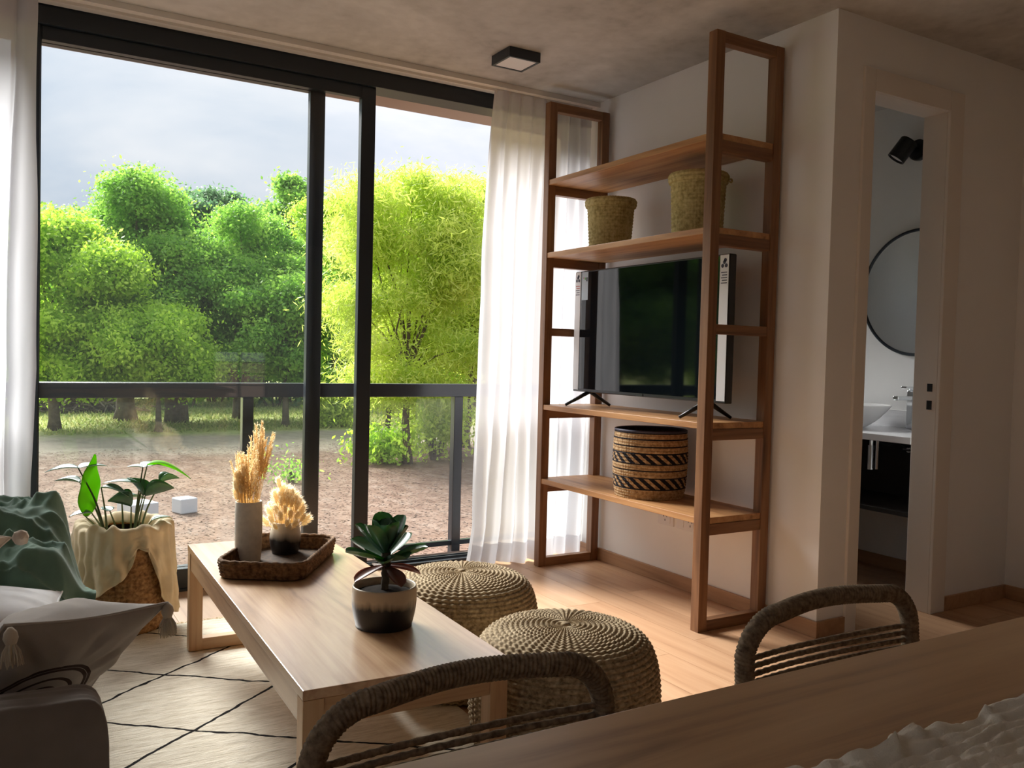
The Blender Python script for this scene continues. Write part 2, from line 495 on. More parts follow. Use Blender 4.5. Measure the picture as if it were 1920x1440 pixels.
struct(bw.build('wall_back', M['wall']), 'off white wall behind the dining table outside the view', 'wall')

bb = MB().box(XR - .013, XR, YC - .013, YW, 0, .065); struct(bb.build('baseboard_right', M['base'], bevel=.002), 'wooden baseboard along the shelving wall', 'baseboard')
bb = MB().box(XR, 2.985, YC - .013, YC, 0, .065); bb.box(3.655, XE, YC - .013, YC, 0, .065)
struct(bb.build('baseboard_bathroom', M['base'], bevel=.002), 'wooden baseboard either side of the bathroom doorway', 'baseboard')
bb = MB().box(XE - .013, XE, YB, YC - .013, 0, .065); bb.box(XE - .013, XE, YC + .1, YW, 0, .065)
struct(bb.build('baseboard_east', M['base'], bevel=.002), 'wooden baseboard along the far right wall', 'baseboard')

# door frame of the bathroom
df = thing('door_1', 'pale painted door frame of the bathroom with lock slots', 'door frame', (0, 0, 0)); df['kind'] = 'structure'
MB().box(2.985, 3.05, YC - .014, YC, 0, 2.295).box(3.0305, 3.055, YC + .0005, YC + .114, 0, 2.25).build('jamb', M['jamb'], df, bevel=.002)
rj = MB().box(3.555, 3.655, YC - .014, YC, 0, 2.295).box(3.555, 3.5995, YC + .0005, YC + .114, 0, 2.25).build('jamb', M['jamb'], df, bevel=.002)
MB().box(3.0505, 3.5545, YC - .0138, YC, 2.205, 2.295).box(3.0555, 3.5545, YC + .0005, YC + .114, 2.205, 2.2495).build('lintel', M['jamb'], df, bevel=.002)
for z0, z1 in ((.985, 1.02), (.905, .945)):
    MB().box(3.5535, 3.5552, YC + .02, YC + .045, z0, z1).build('lock_slot', M['black2'], rj)

# balcony window
W1 = thing('window_1', 'full height black framed sliding window onto the trees', 'window'); W1['kind'] = 'structure'
MB().box(XL, XR, YW - .02, YW + .12, 2.40, ZC).build('frame_head', M['black'], W1, bevel=.003)
MB().box(XL, XR, YW - .01, YW + .10, 0, .012).box(XL, XR, YW + .03, YW + .04, .012, .022).box(XL, XR, YW + .065, YW + .075, .012, .022).build('frame_sill', M['black'], W1)
MB().box(.045, .145, YW - .01, YW + .12, 0, 2.40).build('frame_post', M['black'], W1, bevel=.003)
MB().box(XR - .05, XR, YW - .01, YW + .12, 0, 2.40).build('frame_post', M['black'], W1, bevel=.003)
def sash(x0, x1, y0, y1, wl, wr, zt=2.343, zb=.10, gm='glass'):
    s = MB().box(x0, x0 + wl, y0, y1, .012, 2.40).box(x1 - wr, x1, y0, y1, .012, 2.40)
    s.box(x0 + wl, x1 - wr, y0, y1, zt, 2.40).box(x0 + wl, x1 - wr, y0, y1, .012, zb)
    o = s.build('sash', M['black'], W1, bevel=.002)
    ym = (y0 + y1) / 2
    MB().add([(x0 + wl, ym, zb), (x1 - wr, ym, zb), (x1 - wr, ym, zt), (x0 + wl, ym, zt)], [(0, 1, 2, 3)]).build('glass_pane', M[gm], o)
    return o
sash(.145, 1.602, YW + .002, YW + .042, .004, .073)
sash(.10, 1.362, YW + .052, YW + .09, .04, .074)
sash(XL, .045, YW + .002, YW + .042, .06, .004)
MB().box(XL, XR, YW - .19, YW - .03, ZC - .014, ZC - .001).box(XL, XR, YW - .19, YW - .183, ZC - .026, ZC - .014).box(XL, XR, YW - .115, YW - .105, ZC - .026, ZC - .014).build('curtain_track', M['track'], W1)

# window in the wall behind the dining table (its bars show as a reflection in the balcony glass)
W2 = thing('window_2', 'small barred window behind the dining table outside the view', 'window'); W2['kind'] = 'structure'
fr = MB()
for a, b in ((X0, X0 + .03), (X1 - .03, X1), (2.685, 2.715)): fr.box(a, b, YB - .07, YB - .03, Z0, Z1)
for a, b in ((Z0, Z0 + .03), (Z1 - .03, Z1)): fr.box(X0, X1, YB - .07, YB - .03, a, b)
fr.build('frame', M['black'], W2)
for z in (.62, .77, .92):
    MB().box(X0 + .03, X1 - .03, YB - .06, YB - .045, z - .006, z + .006).build('bar', M['black'], W2)
MB().add([(X0, YB - .05, Z0), (X1, YB - .05, Z0), (X1, YB - .05, Z1), (X0, YB - .05, Z1)], [(0, 1, 2, 3)]).build('glass_pane', M['glass'], W2)

for nm, lb, vs_ in (('added_window_3', 'small unseen window added to bring daylight into the bathroom', [(3.28, YW + .06, 1.50), (3.80, YW + .06, 1.50), (3.80, YW + .06, 2.08), (3.28, YW + .06, 2.08)]),  # added out of view so daylight reaches the bathroom
                    ('added_window_4', 'small unseen window added in the left wall for daylight on the dining table', [(XL - .05, -.45, 1.05), (XL - .05, .55, 1.05), (XL - .05, .55, 1.95), (XL - .05, -.45, 1.95)])):  # unseen opening added to brighten the dining table side
    W_ = thing(nm, lb, 'window'); W_['kind'] = 'structure'
    MB().add(vs_, [(0, 1, 2, 3)]).build('glass_pane', M['glass'], W_)
    f_ = MB()
    for i in range(4): f_.bar(vs_[i], vs_[(i + 1) % 4], .05, .05)
    f_.build('frame', M['black'], W_)

# outside of the building
struct(MB().box(XL - 1, XE, 4.20, 4.45, 2.425, 2.75).build('trim_1', M['soffit']), 'pinkish concrete lintel edge above the open window', 'lintel')
struct(MB().box(2.93, 3.10, 4.20, 5.3, -2.0, 2.75).build('wall_exterior', M['ext_wall']), 'cream yellow outside wall behind the right curtain', 'wall')
struct(MB().box(XL - 1, XE, 4.20, 4.28, -2.0, -.0).build('trim_2', M['soffit']), 'floor slab edge below the balcony guard', 'slab edge')

G = thing('balcony_guard', 'dark steel balcony guard rail with glass infill outside the window', 'railing', (0, 0, 0))
MB().box(XL - .6, 2.925, 4.285, 4.355, .862, .932).build('top_rail', M['rail'], G, bevel=.003)
posts = [-.10, 1.055, 2.21]
for xp in posts: MB().box(xp - .026, xp + .026, 4.295, 4.345, -.12, .862).build('post', M['rail'], G, bevel=.002)
for a, b in ((XL - .6, -.10), (-.10, 1.055), (1.055, 2.21), (2.21, 2.925)):
    MB().box(a + .026, b - .026, 4.305, 4.335, .03, .056).build('bottom_rail', M['rail'], G)
    MB().add([(a + .04, 4.32, .062), (b - .04, 4.32, .062), (b - .04, 4.32, .852), (a + .04, 4.32, .852)], [(0, 1, 2, 3)]).build('glass_pane', M['guard_glass'], G)

# ================================================================== outdoors
GZ = -2.0
gm = MB().add([(-160, 4.3, 0), (200, 4.3, 0), (200, 260, 0), (-160, 260, 0)], [(0, 1, 2, 3)]).build('ground', M['ground'], loc=(0, 0, GZ))
struct(gm, 'reddish soil, sandy track and mown grass outside the window', 'ground')
gm2 = MB().add([(-160, -200, 0), (200, -200, 0), (200, -3.4, 0), (-160, -3.4, 0)], [(0, 1, 2, 3)]).build('ground', M['ground'], loc=(0, 0, GZ))
struct(gm2, 'ground behind the building outside the view', 'ground')

# bark chips and grass blades
n = 26000
yy = 8 + 20 * rng.random(n) ** .8; xx = yy * (-.08 + .68 * rng.random(n)); s_ = .012 + .022 * rng.random(n); a_ = rng.random(n) * 2 * PI
d1 = np.stack([np.cos(a_), np.sin(a_), .10 * rng.standard_normal(n)], 1) * s_[:, None]
d2 = np.stack([-np.sin(a_), np.cos(a_), .12 * rng.standard_normal(n)], 1) * s_[:, None] * .45
c0 = np.stack([xx, yy, np.full(n, .012)], 1)
V = np.stack([c0 - d1 - d2, c0 + d1 - d2, c0 + d1 + d2, c0 - d1 + d2], 1).reshape(-1, 3)
ch = link('bark_chips', fast_mesh('bark_chips', V, np.arange(4 * n).reshape(-1, 4)), M['chips'], loc=(0, 0, GZ))
tag(ch, 'scattered reddish bark chips on the soil below the balcony', 'bark chips', kind='stuff')
n = 16000
yy = 33 + 22 * rng.random(n); xx = yy * (-.1 + .72 * rng.random(n)); hh = .06 + .14 * rng.random(n); a_ = rng.random(n) * 2 * PI
c0 = np.stack([xx, yy, np.zeros(n)], 1); dx = np.stack([np.cos(a_), np.sin(a_), 0 * a_], 1) * .05
tp = c0 + np.stack([.08 * rng.standard_normal(n), .08 * rng.standard_normal(n), hh], 1)
V = np.stack([c0 - dx, c0 + dx, tp], 1).reshape(-1, 3)
gb = link('grass_blades', fast_mesh('grass_blades', V, np.arange(3 * n).reshape(-1, 3)), M['blade'], loc=(0, 0, GZ))
tag(gb, 'sunlit yellow green grass under the trees', 'grass', kind='stuff')

def foliage_mesh(name, blobs, per, size, asp=.55, clump=.38, ncl=46, droop=0., seed=1):
    """leaves gathered in clumps on the skin of several ellipsoids"""
    R = np.random.default_rng(seed); Vs = []
    for (cx, cy, cz, rx, ry, rz, wgt) in blobs:
        k = int(per * wgt); nc = max(8, int(ncl * wgt))
        d = R.standard_normal((nc, 3)) + np.array([0, 0, .35]); d /= np.linalg.norm(d, axis=1)[:, None]
        rad = .62 + .38 * R.random(nc) ** .5
        cc = np.array([cx, cy, cz]) + d * rad[:, None] * np.array([rx, ry, rz])
        idx = R.integers(0, nc, k)
        g = R.standard_normal((k, 3)) * clump * np.array([1.15, 1.15, .75]) * (.6 + .8 * R.random(nc))[idx][:, None]
        p = cc[idx] + g
        nrm = g / (np.linalg.norm(g, axis=1)[:, None] + 1e-6) + .9 * R.standard_normal((k, 3)) + np.array([0, 0, .45])
        nrm /= np.linalg.norm(nrm, axis=1)[:, None]
        t = R.standard_normal((k, 3)); t[:, 2] -= droop
        t -= nrm * (t * nrm).sum(1)[:, None]; t /= np.linalg.norm(t, axis=1)[:, None]
        b = np.cross(nrm, t); s = size * (.6 + .8 * R.random(k))[:, None]
        Vs.append(np.stack([p - t * s, p + b * s * asp, p + t * s, p - b * s * asp], 1).reshape(-1, 3))
    V = np.concatenate(Vs)
    return fast_mesh(name, V, np.arange(len(V)).reshape(-1, 4))

def trunk_mb(h, r, blobs, stems=1, seed=0, lean=.0):
    R = random.Random(seed); mb = MB()
    for q in range(stems):
        ox = (q - (stems - 1) / 2) * r * 1.6; tx = ox * (2.6 + lean)
        P = [(ox * .4, 0, -.1), (ox * .7, 0, h * .12), (ox + R.uniform(-.1, .1), R.uniform(-.1, .1), h * .35), (tx, R.uniform(-.2, .2), h * .75), (tx * 1.1, 0, h)]
        mb.tube(P, [r * 1.45, r, r * .85, r * .62, r * .4], 10)
        top = P[-2]
        for (cx, cy, cz, rx, ry, rz, w) in blobs[q::stems]:
            mid = ((top[0] + cx) / 2 + R.uniform(-.3, .3), (top[1] + cy) / 2, (top[2] + cz) / 2 + .2)
            mb.tube([P[2], top, mid, (cx, cy, cz + rz * .3)], [r * .35, r * .32, r * .22, r * .07], 6)
    return mb

def tree(name, label, x, y, h, halfw, mat, kind, crown_bot=.3, stems=1, r=.22, per=2600, size=.17, seed=1, asp=.55, clump=.42, group='trees beyond the lawn', droop=0., nb=9, depth=.8):
    R = random.Random(seed); blobs = []
    nb = int(nb * 1.9); zc_, zr_ = h * (1 + crown_bot) / 2, h * (1 - crown_bot) / 2
    for i in range(nb):
        zf = -1 + 2 * (i + .5) / nb; env = math.sqrt(1 - zf * zf) ** .7
        a = i * 2.39996 + R.uniform(-.5, .5); off = halfw * env * R.uniform(.55, .98)
        br = halfw * R.uniform(.20, .40)
        z_ = min(zc_ + zf * zr_ * .92 + R.uniform(-.06, .06) * h, h - br * .6)
        blobs.append((math.cos(a) * off, math.sin(a) * off * depth, z_, br, br, br * R.uniform(.55, .8), (br / halfw / .3) ** 2))
    blobs.append((0, 0, h - halfw * .26, halfw * .28, halfw * .28, halfw * .26, .9))
    blobs.append((0, 0, zc_, halfw * .5, halfw * .5, zr_ * .55, 2.2))
    t = thing(name, label, 'tree', (x, y, GZ), 0, group)
    trunk_mb(h * .42, r, blobs, stems, seed).build('trunk', M['bark'], t, smooth=True)
    fo = link('foliage', foliage_mesh('foliage', blobs, per, size, asp, clump, seed=seed, droop=droop), M[mat], t)
    fo['kind'] = 'stuff'
    return t

def tp(px, Y, top): # (x, height above ground) of a tree whose tip shows at this pixel
    q = at(px, top, Y); return q[0], q[2] - GZ

for nm, lb, px, Y, top, hw, mt, cb, st, rr, sd, per in (
    ('leafy_tree', 'yellow green leafy tree at the left edge of the window', 105, 35, 385, 2.6, 'leaf_yel', .16, 1, .2, 3, 2600),
    ('leafy_tree', 'tall mid green tree with a rounded crown left of the forked trunk', 240, 39, 326, 3.1, 'leaf_mid', .22, 1, .38, 4, 3400),
    ('leafy_tree', 'dark leafy tree with a thick forked trunk under the rail', 335, 37.5, 420, 2.7, 'leaf_mid', .28, 2, .30, 5, 2800),
    ('leafy_tree', 'broad yellow green tree with two leaning stems near the dark mullion', 455, 39, 383, 3.6, 'leaf_mid', .28, 2, .20, 6, 3800),
    ('leafy_tree', 'bushy bright green tree low in front of the forked trunk', 300, 33.5, 560, 1.9, 'leaf_yel', .40, 1, .12, 11, 1800),
    ('leafy_tree', 'small bright green tree just left of the inner mullion', 540, 34.5, 500, 2.0, 'leaf_mid', .35, 1, .14, 12, 2200),
    ('leafy_tree', 'grey green distant tree rising behind the others in the middle', 395, 58, 338, 4.2, 'leaf_dark', .3, 1, .3, 7, 2600),
    ('leafy_tree', 'pale slender tree reaching highest beside the inner mullion', 545, 50, 312, 2.3, 'leaf_mid', .25, 1, .2, 8, 1700),
    ('leafy_tree', 'light green tree seen between the two mullions', 632, 45, 352, 2.7, 'leaf_yel', .2, 1, .2, 9, 2600),
    ('leafy_tree', 'dark green distant tree at the far left behind the yellow one', 165, 52, 392, 3.6, 'leaf_dark', .2, 1, .3, 10, 2600),
    ('leafy_tree', 'tall distant tree glimpsed beside the right curtain', 900, 44, 345, 3.4, 'leaf_yel', .15, 1, .3, 13, 2600),
):
    x, h = tp(px, Y, top + 22)
    tree(nm, lb, x, Y, h, hw, mt, 0, cb, st, rr, int(per * 1.35), .078 if Y < 48 else .12, sd, clump=.27)
protos = [o for o in C.objects if o.name.startswith('leafy_tree')]
for k, (x, y, sc, w_) in enumerate(((-6.5, 27, .95, 'nearest'), (-13, 24, 1.0, 'second nearest'), (-18, 23, .9, 'third nearest'), (-23, 25, 1.0, 'fourth nearest'), (-30, 25, 1.05, 'farthest'))):
    src = protos[(k * 2 + 1) % 5]
    c_ = src.copy(); C.objects.link(c_); c_.location = (x, y, GZ); c_.scale = (sc, sc, sc); c_.rotation_euler = (0, 0, 1.3 * k)
    c_['label'] = 'tree left of the view that only reflects in the television, %s to the window' % w_
    for chd in src.children:
        d_ = chd.copy(); C.objects.link(d_); d_.parent = c_
for nm, lb, px, Y, top, hw, sd, st, rr in (
    ('feathery_tree', 'lime green feathery tree in front of the open window', 775, 22.2, 330, 2.05, 21, 1, .12),
    ('feathery_tree', 'lime green feathery tree partly behind the right curtain', 885, 25.5, 348, 2.1, 22, 1, .12),
    ('feathery_tree', 'lime green feathery tree behind the strip of double glass', 735, 27, 372, 1.6, 23, 1, .10),
):
    x, h = tp(px, Y, top)
    tree(nm, lb, x, Y, h, hw, 'leaf_feather', 0, .20, st, rr, 2900, .10, sd, .17, .30, 'feathery lime trees by the building', .6, 11)

def shrub(label, x, y, h, w, mat, seed, per=900, size=.14, group='undergrowth shrubs'):
    R = random.Random(seed)
    bl = [(R.uniform(-.6, .6) * w, R.uniform(-.3, .3) * w, h * R.uniform(.3, .72), w * .5, w * .4, h * .3, 1) for _ in range(6)]
    t = thing('shrub', label, 'shrub', (x, y, GZ), 0, group)
    mb = MB()
    for b in bl: mb.tube([(b[0] * .2, b[1] * .2, -.05), (b[0] * .6, b[1] * .6, b[2] * .5), (b[0], b[1], b[2])], [.06, .04, .015], 6)
    mb.build('stem', M['bark'], t)
    fo = link('foliage', foliage_mesh('foliage', bl, per, size, .5, .3, 26, seed=seed), M[mat], t); fo['kind'] = 'stuff'
ORD = 'first second third fourth fifth sixth seventh eighth ninth tenth eleventh twelfth thirteenth fourteenth fifteenth sixteenth'.split()
for i, px in enumerate((20, 75, 130, 185, 240, 295, 350, 405, 460, 515, 570, 630, 700, 770, 850, 930)):
    Y = 47 + 4 * ((i * 7) % 3)
    q = at(px, 700, Y)
    shrub('dense %s undergrowth shrub behind the trunks, %s from the left' % (('mid green', 'dark green', 'leafy green', 'yellow green')[i % 4], ORD[i]), q[0], Y, 4.2 + .9 * ((i * 5) % 4), 3.0, ('leaf_mid', 'leaf_dark', 'leaf_mid', 'leaf_yel')[i % 4], 40 + i, 700, .2)
q = on(715, 868, GZ)
shrub('small bright green bush at the foot of the feathery tree', q[0], q[1], .8, .55, 'leaf_yel', 80, 420, .07, 'small bushes on the soil')
q = on(545, 905, GZ)
shrub('tiny green seedling on bare soil left of the inner mullion', q[0], q[1], .5, .16, 'leaf_mid', 81, 60, .05, 'small bushes on the soil')
q = on(640, 800, GZ)
shrub('loose lime bush seen low between the two mullions', q[0], q[1], 1.7, 1.1, 'leaf_feather', 82, 900, .08, 'small bushes on the soil')
q = on(815, 862, GZ)
shrub('pale shrub behind the balcony glass beside the guard post', q[0], q[1], 2.0, .8, 'leaf_feather', 83, 700, .07, 'small bushes on the soil')

# heap of dead branches under the left trees
q = on(150, 772, GZ)
mb = MB(); R = random.Random(5)
for i in range(420):
    a = R.uniform(0, PI); l = R.uniform(.5, 1.3); cx, cy = R.gauss(0, 1.0), R.gauss(0, .5)
    z = max(.05, (1.0 - abs(cx) * .42) * R.random())
    dx, dy, dz = math.cos(a) * l / 2, math.sin(a) * l / 2, R.uniform(-.25, .25)
    mb.tube([(cx - dx, cy - dy, max(.02, z - dz)), (cx, cy, z + .05), (cx + dx, cy + dy, max(.02, z + dz))], [.035, .03, .012], 5)
tag(mb.build('brush_pile', M['twig'], loc=(q[0], q[1], GZ)), 'heap of dead grey branches lying under the left trees', 'brush pile', kind='stuff')

for lb, px, py, s_ in (('white cube block on the soil right of the houseplant', 346, 961, .34), ('white cube block on the soil behind the houseplant leaves', 258, 986, .50)):
    q = on(px, py, GZ)
    b = MB().box(-s_ / 2, s_ / 2, -s_ / 2, s_ / 2, 0, s_ * .82).build('white_block', M['block'], bevel=.02, loc=(q[0], q[1], GZ + .005))
    b.rotation_euler = (0, 0, .35)
    tag(b, lb, 'block', 'white blocks on the soil')

# ================================================================== furniture helpers
def woven(name, prof, nrow, ncell, amp, sub=4, rsub=4, rib=.5, stagger=True):
    """surface of revolution whose skin is displaced into a basket weave; prof = [(r, z)...]"""
    prof = np.asarray(prof, float)
    seg = np.r_[0, np.cumsum(np.linalg.norm(np.diff(prof, axis=0), axis=1))]
    m, n = nrow * rsub + 1, ncell * sub
    t = np.linspace(0, seg[-1], m)
    r = np.interp(t, seg, prof[:, 0]); z = np.interp(t, seg, prof[:, 1])
    dr, dz = np.gradient(r), np.gradient(z); L = np.hypot(dr, dz) + 1e-9
    nr, nz = dz / L, -dr / L
    row = np.linspace(0, nrow, m)[:, None]; cell = np.linspace(0, ncell, n, endpoint=False)[None, :]
    ph = np.floor(row) * PI if stagger else 0
    d = np.abs(np.sin(PI * row)) ** .6 * (1 - rib + rib * np.cos(PI * cell * 1.0 + ph) ** 2) * amp
    d = d * np.clip(r[:, None] / .04, 0, 1)
    a = 2 * PI * np.arange(n)[None, :] / n
    R = r[:, None] + d * nr[:, None]
    P = np.stack([R * np.cos(a), R * np.sin(a), z[:, None] + d * nz[:, None]], -1)
    return grid_mesh(name, P, cv=True)

def smooth_prof(pts, n=60):
    """Catmull-Rom through (r,z) points"""
    p = np.asarray(pts, float); q = np.vstack([2 * p[0] - p[1], p, 2 * p[-1] - p[-2]]); o = []
    k = max(2, n // (len(p) - 1))
    for i in range(1, len(q) - 2):
        for t in np.linspace(0, 1, k, endpoint=False):
            a, b, c, d = q[i - 1], q[i], q[i + 1], q[i + 2]
            o.append(.5 * ((2 * b) + (-a + c) * t + (2 * a - 5 * b + 4 * c - d) * t * t + (-a + 3 * b - 3 * c + d) * t ** 3))
    o.append(p[-1]); o = np.array(o); o[:, 0] = np.maximum(o[:, 0], .0005)
    return o

def curve3(pts, n=24):
    p = [np.asarray(q, float) for q in pts]; q = [2 * p[0] - p[1]] + p + [2 * p[-1] - p[-2]]; o = []
    k = max(2, n // (len(p) - 1))
    for i in range(1, len(q) - 2):
        for t in np.linspace(0, 1, k, endpoint=False):
            a, b, c, d = q[i - 1], q[i], q[i + 1], q[i + 2]
            o.append(.5 * ((2 * b) + (-a + c) * t + (2 * a - 5 * b + 4 * c - d) * t * t + (-a + 3 * b - 3 * c + d) * t ** 3))
    o.append(p[-1]); return o

def wovenmat(name, dark, mid, light, scale=60, rough=.85):
    m, nt, out = nmat(name)
    f = noise(nt, scale, detail=3); g = noise(nt, 5, detail=3)
    ad = N(nt, 'Math', operation='MULTIPLY_ADD'); ad.inputs[1].default_value = .3
    nt.links.new(g, ad.inputs[0]); nt.links.new(f, ad.inputs[2])
    c = ramp(nt, ad.outputs[0], [(.45, dark), (.65, mid), (.9, light)])
    bsdf(nt, out, c, rough, 0, .2, f, .2, .002)
    return m

M['straw'] = wovenmat('olive_straw', (.34, .275, .11), (.52, .44, .20), (.64, .56, .29))
M['pouf'] = wovenmat('pouf_rush', (.17, .118, .068), (.35, .26, .155), (.52, .41, .27), 90)
M['tray'] = wovenmat('dark_rush', (.055, .028, .014), (.13, .070, .035), (.24, .14, .07), 70)
M['tray_base'] = wovenmat('dark_rush_base', (.025, .015, .010), (.05, .03, .018), (.09, .055, .03), 70)
M['rope'] = wovenmat('paper_rope', (.10, .07, .046), (.20, .145, .095), (.31, .235, .16), 120)
M['planter'] = wovenmat('brown_wicker', (.12, .055, .022), (.26, .14, .06), (.40, .24, .11), 70)

# ================================================================== shelving unit
SX0, SX1, SY0, SY1, SH = 2.43, 2.81, 2.578, 3.822, 2.405
S = thing('shelving_unit', 'tall open wooden shelving unit with ladder sides against the wall', 'shelf', (2.62, 3.20, 0))
def sl(mb): # to the unit's own coordinates
    mb.v = [(a - 2.62, b - 3.20, c) for a, b, c in mb.v]; return mb
PW = .046
SHZ = (2.005, 1.632, .848, .463)
for y0 in (SY0, SY1 - PW):
    for x0 in (SX0, SX1 - PW):
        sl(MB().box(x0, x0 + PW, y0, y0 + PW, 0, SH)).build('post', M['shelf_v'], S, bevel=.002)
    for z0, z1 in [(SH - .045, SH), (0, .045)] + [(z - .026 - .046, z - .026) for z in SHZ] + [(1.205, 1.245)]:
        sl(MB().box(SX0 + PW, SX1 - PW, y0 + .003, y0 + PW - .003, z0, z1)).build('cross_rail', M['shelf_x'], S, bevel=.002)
for z in SHZ:
    sl(MB().box(SX0 + .004, SX1 - .004, SY0 + .006, SY1 - .006, z - .026, z)).build('shelf_board', M['shelf'], S, bevel=.002)

# ================================================================== television
T = thing('television', 'large flat black television standing on the middle shelf', 'television', (2.61, 3.195, SHZ[2]))
TY0, TY1, TZ0, TZ1 = -.555, .555, .072, .695
m_scr = plain('screen_glass', (.004, .007, .010), .045, 0, .38)
MB().box(-.012, .028, TY0, TY1, TZ0, TZ1).build('body', M['black2'], T, bevel=.004)
MB().box(.028, .055, -.40, .40, TZ0 + .04, TZ1 - .2).build('rear_housing', M['black2'], T, bevel=.01)
MB().box(-.0135, -.0115, TY0 + .008, TY1 - .008, TZ0 + .016, TZ1 - .008).build('screen', m_scr, T)
MB().box(-.0145, -.012, -.02, .02, TZ0 + .002, TZ0 + .012).build('logo_plate', M['rail'], T)
for yy in (-.43, .43):
    ft = MB()
    for dx, dy in ((-.125, .035), (.105, -.035)):
        ft.tube([(0.008, yy, TZ0 + .004), (.008 + dx * .45, yy + dy * .4, TZ0 * .62), (.008 + dx, yy + dy, .006)], [.011, .010, .007], 8)
    ft.build('foot', M['black2'], T, smooth=True)
M['sticker'] = plain('sticker_white', (.72, .73, .76), .4)
M['sticker_blue'] = plain('sticker_pale_blue', (.46, .56, .66), .4)
M['ink'] = plain('ink_dark', (.03, .03, .06), .6)
M['ink_red'] = plain('ink_red', (.45, .08, .08), .6)
M['ink_green'] = plain('ink_green', (.15, .4, .12), .6)
def sticker(y0, y1, z0, z1, mat='sticker', marks=True):
    s = MB().box(-.0148, -.0136, y0, y1, z0, z1).build('sticker', M[mat], T)
    if marks:
        yc, w = (y0 + y1) / 2, (y1 - y0)
        for dy, dz in ((-.22, -.045), (.2, -.045), (.0, -.03), (-.1, -.022)):
            MB().lathe([(w * .17, 0), (w * .17, .0005)], 10).build('emblem', M['ink'], s, loc=(0, 0, 0)).matrix_local = Matrix.Translation((-.0152, yc + dy * w, z1 + dz)) @ Matrix.Rotation(-PI / 2, 4, 'Y')
        for k in range(5):
            MB().box(-.0153, -.0148, y0 + w * .15, y1 - w * (.15 + .1 * (k % 2)), z1 - .075 - k * .011, z1 - .071 - k * .011).build('print_line', M['ink_red' if k < 2 and y0 > 0 else 'ink'], s)
    return s
sticker(TY1 - .050, TY1 - .002, TZ0 + .010, TZ1 - .004)
sticker(TY0 + .002, TY0 + .052, TZ0 + .010, TZ1 - .004)
s2 = sticker(TY1 - .115, TY1 - .062, TZ1 - .150, TZ1 - .006, 'sticker_blue', False)
for k, c in enumerate(('ink', 'ink_green', 'ink_red')):
    MB().box(-.0153, -.0148, TY1 - .11 + .014 * k, TY1 - .10 + .014 * k, TZ1 - .055 + .008 * k, TZ1 - .035).build('print_mark', M[c], s2)

# ================================================================== baskets on the shelves
def straw_basket(label, x, y, z, rb, rt, h, loop):
    t = thing('straw_basket', label, 'basket', (x, y, z), .3, 'lidded straw baskets')
    link('body', woven('body', [(.002, 0), (rb - .006, 0), (rb, .008), (rt, h - .03)], 20, 54, .0045), M['straw'], t)
    lid = link('lid', woven('lid', [(rt, h - .040), (rt + .011, h - .036), (rt + .013, h - .008), (rt + .006, h), (.06, h + .004), (.002, h + .005)], 12, 54, .0035), M['straw'], t)
    if loop:
        MB().tube(curve3([(rt + .008, -.012, h - .03), (rt + .024, -.004, h - .036), (rt + .024, .006, h - .022), (rt + .008, .012, h - .02)], 12), .004, 8).build('lid_loop', M['straw'], lid, smooth=True).rotation_euler = (0, 0, -1.1)
straw_basket('round lidded straw basket nearest the window on the upper shelf', 2.625, 3.50, SHZ[1] + .001, .100, .114, .25, False)
straw_basket('taller lidded straw basket behind the near post on the upper shelf', 2.625, 2.872, SHZ[1] + .001, .106, .116, .272, True)

m, nt, out = nmat('striped_seagrass')
tc = N(nt, 'TexCoord'); sp = N(nt, 'SeparateXYZ'); nt.links.new(tc.outputs['Object'], sp.inputs[0])
at2 = N(nt, 'Math', operation='ARCTAN2'); nt.links.new(sp.outputs['Y'], at2.inputs[0]); nt.links.new(sp.outputs['X'], at2.inputs[1])
zc = sp.outputs['Z']
def mth(op, a, b=None, c=None):
    q = N(nt, 'Math', operation=op)
    for i, v in enumerate((a, b, c)):
        if v is None: continue
        if isinstance(v, (int, float)): q.inputs[i].default_value = v
        else: nt.links.new(v, q.inputs[i])
    return q.outputs[0]
mask = None
for z0, z1 in ((.296, .310), (.268, .2745), (.236, .2425), (.205, .211), (.158, .164), (.128, .134), (.095, .100), (.044, .050)):
    b_ = mth('MULTIPLY', mth('GREATER_THAN', zc, z0), mth('LESS_THAN', zc, z1))
    mask = b_ if mask is None else mth('MAXIMUM', mask, b_)
for z0, z1 in ((.164, .205), (.050, .095)):
    b_ = mth('MULTIPLY', mth('GREATER_THAN', zc, z0), mth('LESS_THAN', zc, z1))
    dg = mth('GREATER_THAN', mth('FRACT', mth('ADD', mth('MULTIPLY', at2.outputs[0], 3.5), mth('MULTIPLY', zc, 26.0))), .45)
    mask = mth('MAXIMUM', mask, mth('MULTIPLY', b_, dg))
f = noise(nt, 70, detail=3)
c_ = ramp(nt, f, [(.35, (.26, .15, .07)), (.55, (.44, .29, .15)), (.75, (.58, .43, .26))])
x_ = N(nt, 'Mix', data_type='RGBA'); nt.links.new(mask, x_.inputs['Factor']); nt.links.new(c_, x_.inputs['A']); x_.inputs['B'].default_value = (.012, .011, .016, 1)
bsdf(nt, out, x_.outputs['Result'], .85, 0, .2, f, .2, .002)
M['stripe'] = m
t = thing('striped_basket', 'round seagrass basket with black stripes on the lowest shelf', 'basket', (2.62, 3.135, SHZ[3] + .001))
link('body', woven('body', smooth_prof([(.002, 0), (.14, 0), (.157, .012), (.166, .08), (.170, .16), (.168, .25), (.163, .305)], 60), 34, 72, .0045), M['stripe'], t)
link('lining', woven('lining', [(.158, .305), (.160, .25), (.160, .04), (.002, .012)], 10, 40, .002), M['tray_base'], t)
MB().tube([(.163 * math.cos(a), .163 * math.sin(a), .306) for a in np.linspace(0, 2 * PI, 60, endpoint=False)], .006, 8, closed=True).build('rim', M['ink'], t, smooth=True)

